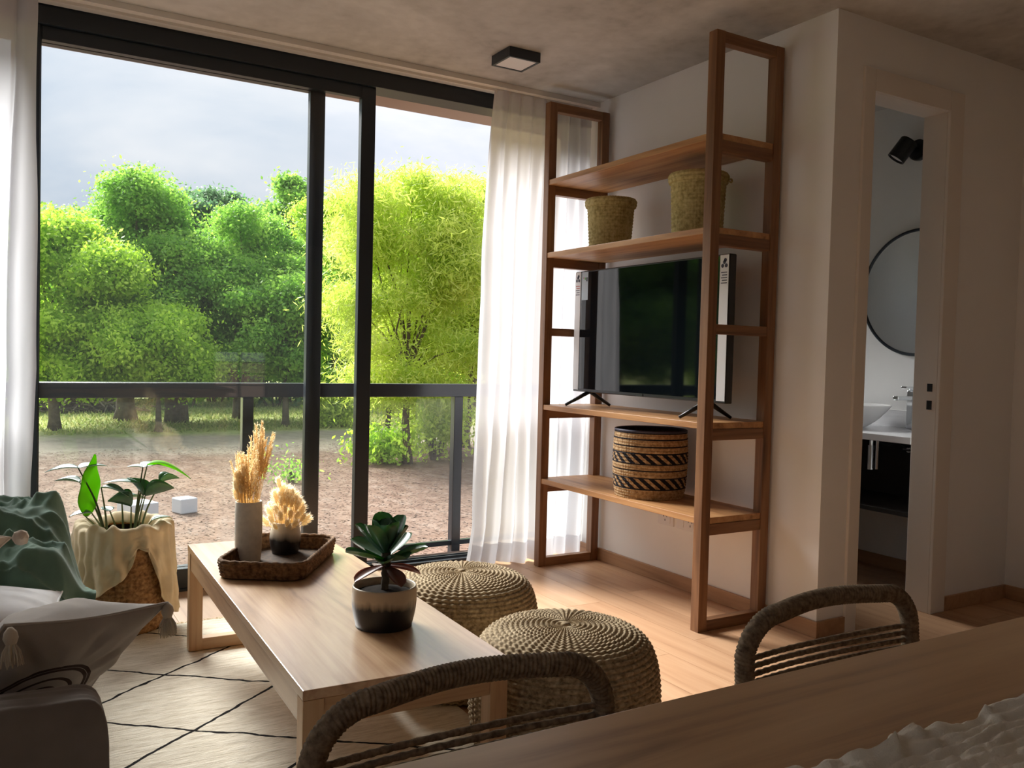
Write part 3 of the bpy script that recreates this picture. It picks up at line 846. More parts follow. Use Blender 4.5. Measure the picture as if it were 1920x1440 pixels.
# ================================================================== coffee table
CT = thing('coffee_table', 'low rectangular pale wood coffee table on the rug', 'table', (.816, 2.495, .012), math.radians(-1.6))
hw, hl, ch = .245, .755, .378
MB().box(-hw, hw, -hl, hl, ch - .022, ch).build('tabletop', M['ct'], CT, bevel=.002)
LW = .046
for sx in (-1, 1):
    for sy in (-1, 1):
        x0 = sx * (hw - .001) - (LW if sx > 0 else 0); y0 = sy * (hl - .001) - (LW if sy > 0 else 0)
        MB().box(x0, x0 + LW, y0, y0 + LW, 0, ch - .0225).build('leg', M['ct_v'], CT, bevel=.002)
    x0 = sx * (hw - .004) - (.024 if sx > 0 else 0)
    MB().box(x0, x0 + .024, -hl + LW, hl - LW, ch - .085, ch - .0225).build('side_apron', M['ct'], CT, bevel=.002)
for sy in (-1, 1):
    y0 = sy * (hl - .004) - (.024 if sy > 0 else 0)
    MB().box(-hw + LW, hw - LW, y0, y0 + .024, ch - .085, ch - .0225).build('end_apron', M['ct_x'], CT, bevel=.002)
    y0 = sy * (hl - .004) - (LW - .006 if sy > 0 else 0)
    MB().box(-hw + LW, hw - LW, y0, y0 + LW - .006, 0, .042).build('stretcher', M['ct_x'], CT, bevel=.002)

CTZ = .39
# ================================================================== tray
TR = thing('wicker_tray', 'dark woven tray with raised rim holding two vases', 'tray', (.806, 2.83, CTZ + .001), math.radians(57))
def rrect(L, Wd, r, n=10):
    o = []
    for cx, cy, a0 in ((L / 2 - r, Wd / 2 - r, 0), (-L / 2 + r, Wd / 2 - r, PI / 2), (-L / 2 + r, -Wd / 2 + r, PI), (L / 2 - r, -Wd / 2 + r, 1.5 * PI)):
        for k in range(n + 1):
            a = a0 + PI / 2 * k / n; o.append((cx + r * math.cos(a), cy + r * math.sin(a)))
    return o
def resample(loop, n):
    p = np.array(loop + [loop[0]]); s = np.r_[0, np.cumsum(np.linalg.norm(np.diff(p, axis=0), axis=1))]
    t = np.linspace(0, s[-1], n, endpoint=False)
    return np.stack([np.interp(t, s, p[:, 0]), np.interp(t, s, p[:, 1])], 1)
TL, TW, TH = .44, .285, .052
nn = 420
lo_, hi_ = resample(rrect(TL - .02, TW - .02, .05), nn), resample(rrect(TL, TW, .06), nn)
in_ = resample(rrect(TL - .025, TW - .025, .05), nn); inb = resample(rrect(TL - .045, TW - .045, .045), nn)
rows = []
cell = np.arange(nn) / nn * 70
cen = np.zeros(2)
def row(loop, z, d):
    dirn = loop / np.linalg.norm(loop, axis=1)[:, None]
    return np.concatenate([loop + dirn * d[:, None], np.full((nn, 1), z)], 1)
for i in range(21):
    f_ = i / 20; r5 = f_ * 5
    d = np.abs(math.sin(PI * r5)) ** .6 * (.35 + .65 * np.cos(PI * cell + PI * math.floor(r5)) ** 2) * .005
    rows.append(row(lo_ * (1 - f_) + hi_ * f_, .002 + f_ * (TH - .004), d))
for i in range(11):
    f_ = i / 10
    d = -np.abs(math.sin(PI * f_ * 4)) ** .6 * (.35 + .65 * np.cos(PI * cell) ** 2) * .003
    rows.append(row(in_ * (1 - f_) + inb * f_, (TH - .004) * (1 - f_) + .008 * f_, d))
link('rim', grid_mesh('rim', rows, cv=True), M['tray'], TR)
MB().tube([(a, b, TH) for a, b in resample(rrect(TL - .012, TW - .012, .055), 160)], .007, 8, closed=True,
          prof=lambda i, k: 1 + .18 * math.sin(i * 1.6 + k * .78)).build('rim_braid', M['tray'], TR, smooth=True)
b_ = MB(); lp = resample(rrect(TL - .04, TW - .04, .045), 48)
b_.add([(a, c, .002) for a, c in lp] + [(a, c, .008) for a, c in lp], [tuple(range(47, -1, -1)), tuple(range(48, 96))] + [(i, (i + 1) % 48, 48 + (i + 1) % 48, 48 + i) for i in range(48)])
b_.build('base', M['tray_base'], TR)

# ================================================================== vases with dried grass
M['vase'] = plain('speckled_stoneware', (.66, .60, .52), .55, 0, .3, .08, 60)
def dripmat(name, base, dark, z0, zs, ns=40, amp=.03):
    m, nt, out = nmat(name)
    tc = N(nt, 'TexCoord'); sp = N(nt, 'SeparateXYZ'); nt.links.new(tc.outputs['Object'], sp.inputs[0])
    f = noise(nt, ns, (1, 1, .12), 4); g = noise(nt, 11, detail=3)
    a = N(nt, 'Math', operation='MULTIPLY_ADD'); a.inputs[1].default_value = amp; nt.links.new(f, a.inputs[0]); nt.links.new(sp.outputs['Z'], a.inputs[2])
    a2 = N(nt, 'Math', operation='MULTIPLY_ADD'); a2.inputs[1].default_value = amp; nt.links.new(g, a2.inputs[0]); nt.links.new(a.outputs[0], a2.inputs[2])
    r = N(nt, 'MapRange'); r.inputs['From Min'].default_value = z0 + amp; r.inputs['From Max'].default_value = z0 + amp + zs; nt.links.new(a2.outputs[0], r.inputs['Value'])
    c = ramp(nt, r.outputs[0], [(0, dark), (.45, [(p + q) / 2 for p, q in zip(base, dark)]), (1, base)])
    bsdf(nt, out, c, .4, 0, .4)
    return m
M['vase2'] = dripmat('dipped_stoneware', (.62, .54, .44), (.014, .012, .013), .044, .03, 30, .03)
M['pot'] = dripmat('dipped_pot', (.50, .41, .30), (.012, .012, .015), .054, .022, 60, .03)
M['dry'] = leafmat('dried_grass', (.66, .53, .30), (.80, .67, .43), (.92, .82, .60), .45, .8, .1)
M['dry2'] = leafmat('dried_bunny_tail', (.78, .68, .49), (.89, .81, .64), (.95, .91, .80), .45, .8, .1)
def vase(label, x, y, z, prof, mat, group):
    t = thing('vase', label, 'vase', (x, y, z), 0, group)
    p = smooth_prof(prof, 48); MB().lathe([tuple(q) for q in p], 40).build('body', mat, t, smooth=True)
    r_, h_ = prof[-1]
    MB().lathe([(r_, h_), (r_ - .002, h_ + .002), (r_ - .005, h_), (r_ - .007, h_ - .02), (prof[1][0] - .008, .012), (.001, .01)], 40, cap0=False).build('inner_wall', mat, t, smooth=True)
    return t
ZT = CTZ + .0095
VT = np.array([.716, 2.888]); VS = np.array([.858, 2.952])
vase('tall cylindrical speckled vase in the wicker tray', VT[0], VT[1], ZT, [(.001, 0), (.036, 0), (.040, .006), (.0435, .06), (.044, .14), (.0425, .196)], M['vase'], 'vases in the tray')
vase('short dark-dipped round vase in the wicker tray', VS[0], VS[1], ZT, [(.001, 0), (.040, 0), (.045, .006), (.052, .035), (.052, .065), (.045, .098), (.043, .106)], M['vase2'], 'vases in the tray')

def hairs_mesh(name, n, L, W, hl, seed, flat=0.):
    """fluffy seed head along +z: ellipsoid core with many short awns"""
    R = np.random.default_rng(seed)
    t = R.random(n); a = R.random(n) * 2 * PI
    rr = W * np.sqrt(np.clip(1 - (2 * t - 1) ** 2, .02, 1))
    base = np.stack([rr * np.cos(a) * .75, rr * np.sin(a) * .75, t * L], 1)
    out_ = np.stack([np.cos(a), np.sin(a), np.full(n, 1.2)], 1) + .35 * R.standard_normal((n, 3)); out_ /= np.linalg.norm(out_, axis=1)[:, None]
    tip = base + out_ * hl * (.6 + .8 * R.random(n))[:, None]
    sd = np.cross(out_, R.standard_normal((n, 3))); sd /= np.linalg.norm(sd, axis=1)[:, None]; sd *= W * .11
    V = [np.stack([base - sd, base + sd, tip], 1).reshape(-1, 3)]
    F = np.arange(3 * n).reshape(-1, 3)
    k, q = 8, 10; vv = []; ff = []
    for i in range(q + 1):
        s = i / q; r = W * .8 * math.sqrt(max(.0, 1 - (2 * s - 1) ** 2))
        for j in range(k): vv.append((r * math.cos(2 * PI * j / k), r * math.sin(2 * PI * j / k), s * L))
    o = 3 * n
    for i in range(q):
        for j in range(k):
            a0, b0, c0_, d0 = o + i * k + j, o + i * k + (j + 1) % k, o + (i + 1) * k + (j + 1) % k, o + (i + 1) * k + j
            ff += [(a0, b0, c0_), (a0, c0_, d0)]
    return fast_mesh(name, np.concatenate(V + [np.array(vv)]), np.concatenate([F, np.array(ff)]))
heads = [hairs_mesh('seed_head', 130, .040, .0085, .011, k) for k in (1, 2, 3)]
for h_ in heads: h_.materials.append(M['dry2'])
def bunch(label, cx, cy, z0, specs, group='dried grass bunches'):
    t = thing('dried_grass', label, 'dried grass', (cx, cy, z0), 0, group)
    st = MB()
    for (me, foot, tip, sc, rot) in specs:
        foot = Vector(foot); tip = Vector(tip)
        mid = (foot + tip) / 2 + Vector((0, 0, .01))
        st.tube(curve3([foot, mid, tip], 8), .0011, 5)
        o = link(me.name.split('.')[0], me, None, t)
        d = (tip - mid).normalized()
        o.matrix_local = Matrix.Translation(tip) @ d.to_track_quat('Z', 'Y').to_matrix().to_4x4() @ Matrix.Rotation(rot, 4, 'Z') @ Matrix.Scale(sc, 4)
    st.build('stems', M['dry'], t)
    return t
R = random.Random(3); sp_ = []
for i in range(58):
    f_ = (i + .5) / 58; ang = i * 2.39996; k = math.sqrt(f_)
    tx, ty = math.cos(ang) * .082 * k, math.sin(ang) * .082 * k
    tz = .205 - .105 * f_ + R.uniform(-.012, .012)
    sp_.append((heads[i % 3], (tx * .25, ty * .25, .03), (tx * .72, ty * .72, tz - .02), R.uniform(.85, 1.15), R.uniform(0, 6)))
sp_.append((heads[0], (0, 0, .03), (-.026, -.01, .214), 1., 0))
bunch('round bunch of cream bunny tail grass in the short vase', VS[0], VS[1], ZT + .012, sp_)

def plume_mesh(name, L, seed, nb=95):
    """feathery plume along +z that nods to one side"""
    R = np.random.default_rng(seed); V = []
    for i in range(nb):
        t = i / nb; a = R.random() * 2 * PI
        p0 = np.array([.10 * L * t * t, 0, t * L])
        l = L * .20 * (1 - t * .55) * (.6 + .6 * R.random())
        d = np.array([math.cos(a) * .38 + .12, math.sin(a) * .38, 1.0]); d /= np.linalg.norm(d)
        for k in range(7):
            s0, s1 = k / 7, (k + 1.6) / 7
            q0 = p0 + d * l * s0 + np.array([.16 * l * s0 ** 2, 0, -.1 * l * s0 ** 2]); e = d + .55 * R.standard_normal(3)
            e /= np.linalg.norm(e); q1 = q0 + e * l * .30
            w = np.cross(e, R.standard_normal(3)); w /= np.linalg.norm(w); w *= .0016
            V += [q0 - w, q0 + w, q1]
    V = np.array(V)
    return fast_mesh(name, V, np.arange(len(V)).reshape(-1, 3))
plumes = [plume_mesh('plume', .17, 10 + k) for k in range(3)]
for h_ in plumes: h_.materials.append(M['dry'])
R = random.Random(9); sp_ = []
for i in range(40):
    ang = i * 2.4; k = math.sqrt((i + .5) / 40)
    tx, ty = math.cos(ang) * .036 * k, math.sin(ang) * .036 * k
    hgt = .185 + .035 * R.random() + (.085 if tx > .004 else 0) * (1 - k * .3)
    sp_.append((plumes[i % 3], (tx * .3, ty * .3, .03), (tx + (.012 if tx > 0 else 0), ty, hgt), R.uniform(.62, .95), R.uniform(0, 6)))
for i in range(20):
    ang = 2.4 + R.uniform(-1.2, 1.5); k = R.uniform(.6, 1)
    tx, ty = math.cos(ang) * .048 * k, math.sin(ang) * .048 * k - .01
    sp_.append((heads[i % 3], (tx * .3, ty * .3, .03), (tx, ty, .185 + R.uniform(0, .085)), R.uniform(.8, 1.05), R.uniform(0, 6)))
bunch('tall golden bunch of pampas and bunny tail grass in the tall vase', VT[0], VT[1], ZT + .012, sp_)

# ================================================================== succulent
PX, PY = .868, 2.085
t = thing('plant_pot', 'round stoneware pot with dark dripped glaze on the coffee table', 'plant pot', (PX, PY, CTZ + .001))
MB().lathe([tuple(q) for q in smooth_prof([(.001, 0), (.066, 0), (.073, .005), (.081, .04), (.084, .075), (.083, .103)], 40)] + [(.0815, .106), (.078, .105), (.077, .095), (.076, .085)], 56).build('body', M['pot'], t, smooth=True)
sm = MB(); sm.lathe([(.0765, .084), (.06, .090), (.03, .093), (.001, .093)], 40, disp=lambda i, k: .0012 * math.sin(k * 2.1 + i)).build('soil', M['soil'], t, smooth=True)
def fleshy_leaf(L, Wd, cup, curl, n=12, k=8, pointed=.9, th=.0045):
    Pt = []; Pb = []
    for i in range(n + 1):
        s = i / n
        w = Wd * (.30 + .70 * math.sin(PI / 2 * min(1, s / .62)) ** 1.3)
        if s > .62: w *= math.sqrt(max(0.0, 1 - ((s - .62) / .382) ** 2)) ** .9
        w = max(w, .001)
        a, b = [], []
        for j in range(k + 1):
            v = j / k * 2 - 1
            zc = cup * (v * v) * w + curl * s * s * L
            tz = th * (1 - v * v) * (1 - .6 * s)
            a.append((s * L, v * w / 2, zc + tz * .4)); b.append((s * L, v * w / 2, zc - tz * .6))
        Pt.append(a); Pb.append(b)
    P = [ra + rb[::-1] for ra, rb in zip(Pt, Pb)]
    return grid_mesh('leaf', P, cv=True)
def succ_mat(name, c0, c1, edge):
    m, nt, out = nmat(name)
    f = noise(nt, 25, (1, 1, 1), 3)
    tc = N(nt, 'TexCoord'); sp = N(nt, 'SeparateXYZ'); nt.links.new(tc.outputs['Object'], sp.inputs[0])
    c = ramp(nt, f, [(.3, c0), (.7, c1)])
    bb_ = bsdf(nt, out, c, .30, 0, .6)
    tl = N(nt, 'BsdfTranslucent'); tl.inputs['Color'].default_value = (*edge, 1)
    mx = N(nt, 'MixShader'); mx.inputs[0].default_value = .26
    nt.links.new(bb_.outputs[0], mx.inputs[1]); nt.links.new(tl.outputs[0], mx.inputs[2]); nt.links.new(mx.outputs[0], out.inputs['Surface'])
    return m
M['succ'] = succ_mat('succulent_green', (.055, .125, .075), (.12, .22, .145), (.14, .42, .06))
M['succ_red'] = succ_mat('succulent_red_brown', (.13, .055, .045), (.28, .10, .07), (.45, .10, .06))
M['stemw'] = plain('succulent_stem', (.075, .06, .045), .9, 0, .1, .3, 60)
SU = thing('succulent', 'dark green rosette succulent growing in the dripped glaze pot', 'plant', (PX, PY, CTZ + .09))
MB().tube(curve3([(0, 0, 0), (.002, 0, .03), (.004, .002, .06), (.003, .002, .10)], 12), [.010] * 6 + [.012] * 7, 10, prof=lambda i, k: 1 + .1 * math.sin(i * 2.2 + k)).build('stem', M['stemw'], SU, smooth=True)
lv_big = fleshy_leaf(.106, .066, .22, .12, 16); lv_mid = fleshy_leaf(.086, .056, .28, .10, 16); lv_small = fleshy_leaf(.055, .036, .4, .05, 14); lv_old = fleshy_leaf(.088, .046, .2, -.10, 14)
# leaf, heading (deg, 0 = +x), tilt up (deg), height, material
cam_az = math.degrees(math.atan2(-PY, -PX))      # heading towards the viewer
def azv(deg_right): return cam_az + 90 + deg_right - 90 + 0
for me, hd, tilt, zz, mt in (
    (lv_big, 180, 8, .082, 'succ'), (lv_big, -28, 10, .082, 'succ'), (lv_big, 128, 14, .084, 'succ'), (lv_big, 35, 18, .086, 'succ'), (lv_mid, -75, 8, .08, 'succ'), (lv_mid, -118, 4, .078, 'succ'),
    (lv_big, 152, 38, .092, 'succ'), (lv_big, 205, 44, .094, 'succ'), (lv_big, 92, 62, .094, 'succ'), (lv_big, 15, 52, .094, 'succ'), (lv_mid, -12, 46, .094, 'succ'), (lv_mid, 60, 60, .098, 'succ'),
    (lv_mid, 160, 62, .100, 'succ'), (lv_mid, -60, 60, .099, 'succ'), (lv_mid, 250, 55, .098, 'succ'), (lv_small, 100, 74, .106, 'succ'), (lv_small, 330, 74, .106, 'succ'), (lv_small, 210, 74, .106, 'succ'),
    (lv_old, 188, -14, .066, 'succ_red'), (lv_old, -20, -10, .066, 'succ_red'), (lv_old, -85, -16, .064, 'succ_red'), (lv_old, 80, -12, .066, 'succ_red')):
    me2 = me.copy(); me2.materials.clear(); me2.materials.append(M[mt])
    o = link('leaf', me2, None, SU)
    o.matrix_local = Matrix.Translation((.003, .002, zz)) @ Matrix.Rotation(math.radians(hd), 4, 'Z') @ Matrix.Rotation(-math.radians(tilt), 4, 'Y') @ Matrix.Translation((.006, 0, 0))

# ================================================================== poufs
pf = smooth_prof([(.002, 0), (.18, 0), (.222, .03), (.246, .11), (.252, .19), (.244, .27), (.222, .325), (.18, .352), (.10, .364), (.002, .367)], 90)
pouf_me = woven('weave', pf, 56, 54, .0085, 6, 4, .55, False); pouf_me.materials.append(M['pouf'])
for lb, x, y, rz in (('round woven rush pouf farther away beside the coffee table', 1.330, 2.535, .4), ('round woven rush pouf nearer to the dining chairs', 1.318, 1.905, 0)):
    t = thing('woven_pouf', lb, 'pouf', (x, y, .011), rz, 'woven poufs')
    link('weave', pouf_me, None, t)
    MB().lathe([(.012, .3665), (.012, .372), (.006, .375), (.001, .375)], 16).build('centre_knot', M['pouf'], t, smooth=True)

# ================================================================== rug
RX0, RX1, RY0, RY1 = -.55, 1.24, .95, 3.575
m, nt, out = nmat('rug_wool')
tc = N(nt, 'TexCoord'); mp = N(nt, 'Mapping')
nz = N(nt, 'TexNoise'); nz.inputs['Scale'].default_value = 7; nz.inputs['Detail'].default_value = 3
nt.links.new(tc.outputs['Object'], nz.inputs['Vector'])
vs_ = N(nt, 'VectorMath', operation='MULTIPLY_ADD'); vs_.inputs[1].default_value = (.035, .035, 0)
nt.links.new(nz.outputs['Color'], vs_.inputs[0]); nt.links.new(tc.outputs['Object'], vs_.inputs[2])
sp = N(nt, 'SeparateXYZ'); nt.links.new(vs_.outputs[0], sp.inputs[0])
# lattice through (.485,3.025) with half diagonals .312 (x) and .236 (y)
ox, oy = .485 + .0175, 3.025 + .0175
u_ = mth('DIVIDE', mth('SUBTRACT', sp.outputs['X'], ox), .632); v_ = mth('DIVIDE', mth('SUBTRACT', sp.outputs['Y'], oy), .478)
la = mth('ABSOLUTE', mth('SUBTRACT', mth('FRACT', mth('ADD', mth('ADD', u_, v_), .5)), .5))
lb_ = mth('ABSOLUTE', mth('SUBTRACT', mth('FRACT', mth('ADD', mth('SUBTRACT', u_, v_), .5)), .5))
ln = mth('LESS_THAN', mth('MINIMUM', la, lb_), .0135)
f = noise(nt, 40, (.35, 3, 1), 4, .7); g = noise(nt, 260, detail=2)
c_ = ramp(nt, f, [(.30, (.52, .45, .35)), (.55, (.72, .65, .54)), (.75, (.80, .74, .64))])
x_ = N(nt, 'Mix', data_type='RGBA'); nt.links.new(ln, x_.inputs['Factor']); nt.links.new(c_, x_.inputs['A']); x_.inputs['B'].default_value = (.014, .012, .012, 1)
hh_ = mth('ADD', mth('MULTIPLY', f, 1.0), mth('MULTIPLY', g, .5))
bsdf(nt, out, x_.outputs['Result'], .95, 0, .08, hh_, .55, .008)
M['rug'] = m
xs = np.linspace(RX0, RX1, 180); ys = np.linspace(RY0, RY1, 260)
XX, YY = np.meshgrid(xs, ys)
ZZ = .0105 + .0012 * vnoise(XX * 14, YY * 60, 3) + .0008 * vnoise(XX * 50, YY * 90, 4)
edge = np.minimum(np.minimum(XX - RX0, RX1 - XX), np.minimum(YY - RY0, RY1 - YY))
ZZ = np.where(edge < 1e-6, .0005, np.minimum(ZZ, .004 + edge * 1.2))
rug = link('rug', grid_mesh('rug', np.stack([XX, YY, ZZ], -1)), M['rug'])
tag(rug, 'cream wool rug with a black diamond lattice under the coffee table', 'rug')
fr = MB(); R = random.Random(4)
for i in range(330):
    x = RX0 + (RX1 - RX0) * (i + R.random()) / 330; l = R.uniform(.02, .04)
    fr.tube([(x, RY1 - .004, .006), (x + R.uniform(-.006, .006), RY1 + l * .6, .005), (x + R.uniform(-.012, .012), RY1 + l, .003)], [.0022, .002, .001], 4)
fo = fr.build('fringe', M['cream'], rug); fo['kind'] = 'stuff'

# ================================================================== curtains
def curtain(label, z0, z1, left, right, y0, folds, seed, amp=.03, nx=260, nz=120, flare=None, flat_right=None):
    u = np.linspace(0, 1, nx)[None, :]; v = np.linspace(0, 1, nz)[:, None]      # v 0 = hem, 1 = heading
    z = z0 + (z1 - z0) * v
    xl = np.interp(z, *left); xr = np.interp(z, *right)
    ph = u * folds * 2 * PI + 1.7 * vnoise(u * folds * .55 + 0 * v, 2.2 * v + 0 * u, seed) + .25 * vnoise(u * 3 + 0 * v, v * 1.2 + 0 * u, seed + 1)
    soft = .75 + .5 * vnoise(u * folds * .5 + 0 * v, 1.3 * v + 0 * u, seed + 2)
    am = amp * (.55 + .45 * np.clip((1 - v) * 3, 0, 1)) * soft
    y = y0 + am * (np.sin(ph) + .25 * np.sin(2.3 * ph + 1))
    x = xl + (xr - xl) * (u + .012 * np.cos(ph)) 
    y = y + .004 * vnoise(x * 40, z * 5, seed + 3)
    if flare is not None: y = y + flare(u, v, z)
    P = np.stack([x + 0 * z, y, z + 0 * u + .006 * np.sin(ph * .5) * (v < .02)], -1)
    t = thing('curtain', label, 'curtain', (0, 0, 0), 0, 'sheer curtains')
    link('fabric', grid_mesh('fabric', P), M['curtain'], t)
    k = int(nz * .955)
    Q = P[k:].copy(); Q[:, :, 1] -= .003
    link('heading_tape', grid_mesh('heading_tape', Q), M['curtain'], t)
    Q = P[:6].copy(); Q[:, :, 1] -= .0025
    link('hem', grid_mesh('hem', Q), M['curtain'], t)
    hk = MB()
    for i in range(folds):
        j = int((i + .25) / folds * (nx - 1)); q = P[-1, j]
        hk.box(q[0] - .004, q[0] + .004, q[1] - .004, q[1] + .004, q[2] - .01, ZC - .020)
    hk.build('glider_hooks', M['track'], t)
    return t
def flareR(u, v, z):
    lo = np.clip(1 - z / .55, 0, 1)
    return -.035 * lo ** 2 * (1 - u) + .02 * lo * np.sin(u * 9) - .05 * np.clip(1 - z / .12, 0, 1) ** 2 * np.exp(-((u - .62) / .09) ** 2)
curtain('white sheer curtain gathered at the right behind the shelving unit', .006, 2.462,
        ([0, .10, .20, .60, 1.76, 2.46], [2.060, 2.085, 2.105, 2.120, 2.150, 2.195]), ([0, 2.5], [2.815, 2.80]), 3.945, 8, 5, .034, flare=flareR)
curtain('white sheer curtain hanging at the left edge of the window', .006, 2.462,
        ([0, 2.5], [-.95, -.95]), ([0, .56, 1.0, 1.3, 1.9, 2.4], [.098, .104, .128, .126, .118, .128]), 3.945, 9, 9, .034)

# ================================================================== ceiling lamp
L = thing('ceiling_lamp', 'square black ceiling lamp with a white diffuser', 'lamp', (2.055, 3.50, ZC - .046), 0)
hb = .083
MB().box(-hb, hb, -hb, -hb + .012, 0, .045).box(-hb, hb, hb - .012, hb, 0, .045).box(-hb, -hb + .012, -hb + .012, hb - .012, 0, .045).box(hb - .012, hb, -hb + .012, hb - .012, 0, .045).box(-hb + .012, hb - .012, -hb + .012, hb - .012, .03, .045).build('housing', M['black'], L, bevel=.0015)
MB().box(-hb + .0125, hb - .0125, -hb + .0125, hb - .0125, .003, .012).build('diffuser', M['white'], L)

# ================================================================== wall sockets
for lb, y0, y1, n in (('white single socket plate under the lowest shelf nearer the window', 3.186, 3.30, 1), ('white double socket plate under the lowest shelf nearer the camera', 3.03, 3.165, 2)):
    t = thing('wall_socket', lb, 'socket', (XR, (y0 + y1) / 2, .325), 0, 'wall sockets')
    w = (y1 - y0) / 2
    MB().box(-.008, 0, -w, w, -.038, .038).build('plate', M['white'], t, bevel=.002)
    for k in range(n):
        yc = 0 if n == 1 else (-.5 + k) * w
        s = MB().box(-.0105, -.0078, yc - w / n * .62, yc + w / n * .62, -.026, .026).build('insert', M['white'], t, bevel=.001)
        if k == 0:
            for dy, dz in ((-.012, .008), (.012, .008), (0, -.012)):
                MB().box(-.0110, -.0103, yc + dy - .0025, yc + dy + .0025, dz - .005, dz + .005).build('pin_hole', M['ink'], s)

# ================================================================== bathroom
MR = thing('wall_mirror', 'round mirror in a thin black frame above the washbasin', 'mirror', (XE, 2.842, 1.482))
rot = Matrix.Rotation(-PI / 2, 4, 'Y')
o = MB().lathe([(.001, .010), (.322, .010), (.322, .002)], 72, cap0=False).build('glass', M['mirror'], MR); o.matrix_local = rot
o = MB().tube([(.327 * math.cos(a), .327 * math.sin(a), .010) for a in np.linspace(0, 2 * PI, 90, endpoint=False)], .0085, 8, closed=True).build('frame', M['black'], MR, smooth=True); o.matrix_local = rot
SL = thing('wall_spotlight', 'black adjustable wall spotlight above the round mirror', 'lamp', (XE, 2.865, 2.225))
o = MB().lathe([(.001, 0), (.055, 0), (.055, .022), (.050, .026), (.001, .026)], 32).build('mount', M['black2'], SL, bevel=.002); o.matrix_local = rot
MB().tube([(-.02, 0, 0), (-.06, .012, 0), (-.075, .02, -.002)], .012, 10).build('arm', M['black2'], SL, smooth=True)
ax = Vector((-.38, .42, -.82)).normalized()
hd = MB().lathe([(.001, -.055), (.040, -.055), (.046, -.048), (.046, .060), (.041, .060), (.040, .048)], 32).build('shade', M['black2'], SL)
hd.matrix_local = Matrix.Translation((-.105, .025, -.005)) @ ax.to_track_quat('Z', 'Y').to_matrix().to_4x4()
MB().lathe([(.001, .052), (.0395, .050)], 24).build('lens', M['white'], hd)
VN = thing('vanity', 'wall hung vanity with white countertop and dark underside', 'vanity', (XE, 2.90, 0))
dkw = plain('vanity_dark_wood', (.018, .014, .012), .6)
MB().box(-.54, -.001, -.42, .75, .735, .768).build('countertop', M['stone'], VN, bevel=.003)
MB().box(-.020, -.001, -.42, .75, .768, .86).build('backsplash', M['stone'], VN, bevel=.002)
MB().box(-.50, -.002, -.40, .74, .39, .41).box(-.03, -.002, -.40, .74, .41, .7345).box(-.50, -.03, .72, .74, .41, .7345).build('cabinet', dkw, VN)
BT = MB().tube([(-.43, -.13, .733), (-.43, -.13, .70)], .011, 14).tube([(-.43, -.13, .70), (-.43, -.13, .58)], .016, 16).build('drain_trap', M['chrome'], VN, smooth=False)
MB().tube([(-.43, -.165, .728), (-.43, -.165, .585)], .008, 12).build('supply_tube', M['chrome'], VN)
for yv in (-.10, -.22):
    MB().tube([(-.03, yv, .66), (-.09, yv, .66)], .014, 12).tube([(-.09, yv - .03, .66), (-.09, yv + .03, .66)], .006, 8).build('stop_valve', M['chrome'], VN)
    MB().tube(curve3([(-.08, yv, .67), (-.13, yv + .02, .70), (-.2, yv + .06, .69), (-.25, yv + .1, .733)], 16), .006, 8).build('hose', M['black2'], VN, smooth=True)
BS = thing('washbasin', 'white bowl washbasin on the bathroom countertop', 'washbasin', (XE - .27, 3.03, .769))
MB().lathe([tuple(q) for q in smooth_prof([(.001, .0), (.07, .0), (.10, .012), (.155, .055), (.200, .108), (.207, .118)], 40)] + [(.204, .120), (.200, .116), (.150, .060), (.09, .022), (.001, .016)], 56).build('bowl', M['ceramic'], BS, smooth=True)
MB().lathe([(.001, .020), (.022, .020), (.022, .0225), (.001, .024)], 20, cap0=False).build('drain', M['chrome'], BS)
TP = thing('basin_tap', 'tall chrome basin mixer tap behind the bowl', 'tap', (XE - .075, 2.80, .769))
MB().box(-.021, .021, -.019, .019, 0, .20).build('column', M['chrome'], TP, bevel=.005)
MB().box(-.140, -.018, -.015, .015, .150, .172).build('spout', M['chrome'], TP, bevel=.005)
MB().box(-.075, .020, -.016, .016, .208, .222).box(-.012, .012, -.012, .012, .20, .208).build('lever', M['chrome'], TP, bevel=.003)

# ================================================================== sofa side
SO = thing('sofa', 'grey brown linen sofa along the left wall', 'sofa', (-.4, 2.5, 0))
def sbox(x0, x1, y0, y1, z0, z1, nm, bev=.03, par=SO):
    return MB().box(x0 + .4, x1 + .4, y0 - 2.5, y1 - 2.5, z0, z1).build(nm, M['linen'], par, bevel=bev, seg=4)
sbox(-1.05, .178, 1.900, 3.30, .05, .118, 'base', .015)
def cushion_block(x0, x1, y0, y1, z0, z1, nm):
    n = 48; u = np.sin(np.linspace(-PI / 2, PI / 2, n)); U, Vv = np.meshgrid(u, u)
    def side(sg):
        fall = (np.clip(1 - np.abs(U) ** 26, 0, 1) * np.clip(1 - np.abs(Vv) ** 26, 0, 1)) ** .30
        h = (z1 - z0) / 2 * (.90 * fall + .04 * (1 - U ** 2) * (1 - Vv ** 2) + .06)
        h = h + .004 * vnoise(U * 5, Vv * 5, 3) * fall + .006 * fall * np.exp(-((U - .55 + .1 * Vv) / .05) ** 2) * np.clip(-Vv, 0, 1)
        return np.stack([(x0 + x1) / 2 + .4 + U * (x1 - x0) / 2, (y0 + y1) / 2 - 2.5 + Vv * (y1 - y0) / 2, (z0 + z1) / 2 + sg * h], -1)
    a, b = side(1), side(-1)
    mb = MB(); mb.grid(a); mb.grid(b)
    idx = [i for i in range(n)] + [(i + 1) * n - 1 for i in range(1, n)] + [n * n - 1 - i for i in range(1, n)] + [n * (n - 1 - i) for i in range(1, n - 1)]
    k = len(idx)
    for i in range(k):
        p, q = idx[i], idx[(i + 1) % k]; mb.f.append((p, q, q + n * n, p + n * n))
    return mb.build(nm, M['linen'], SO, smooth=True)
cushion_block(-.76, .198, 1.882, 1.995, .05, .404, 'near_armrest')
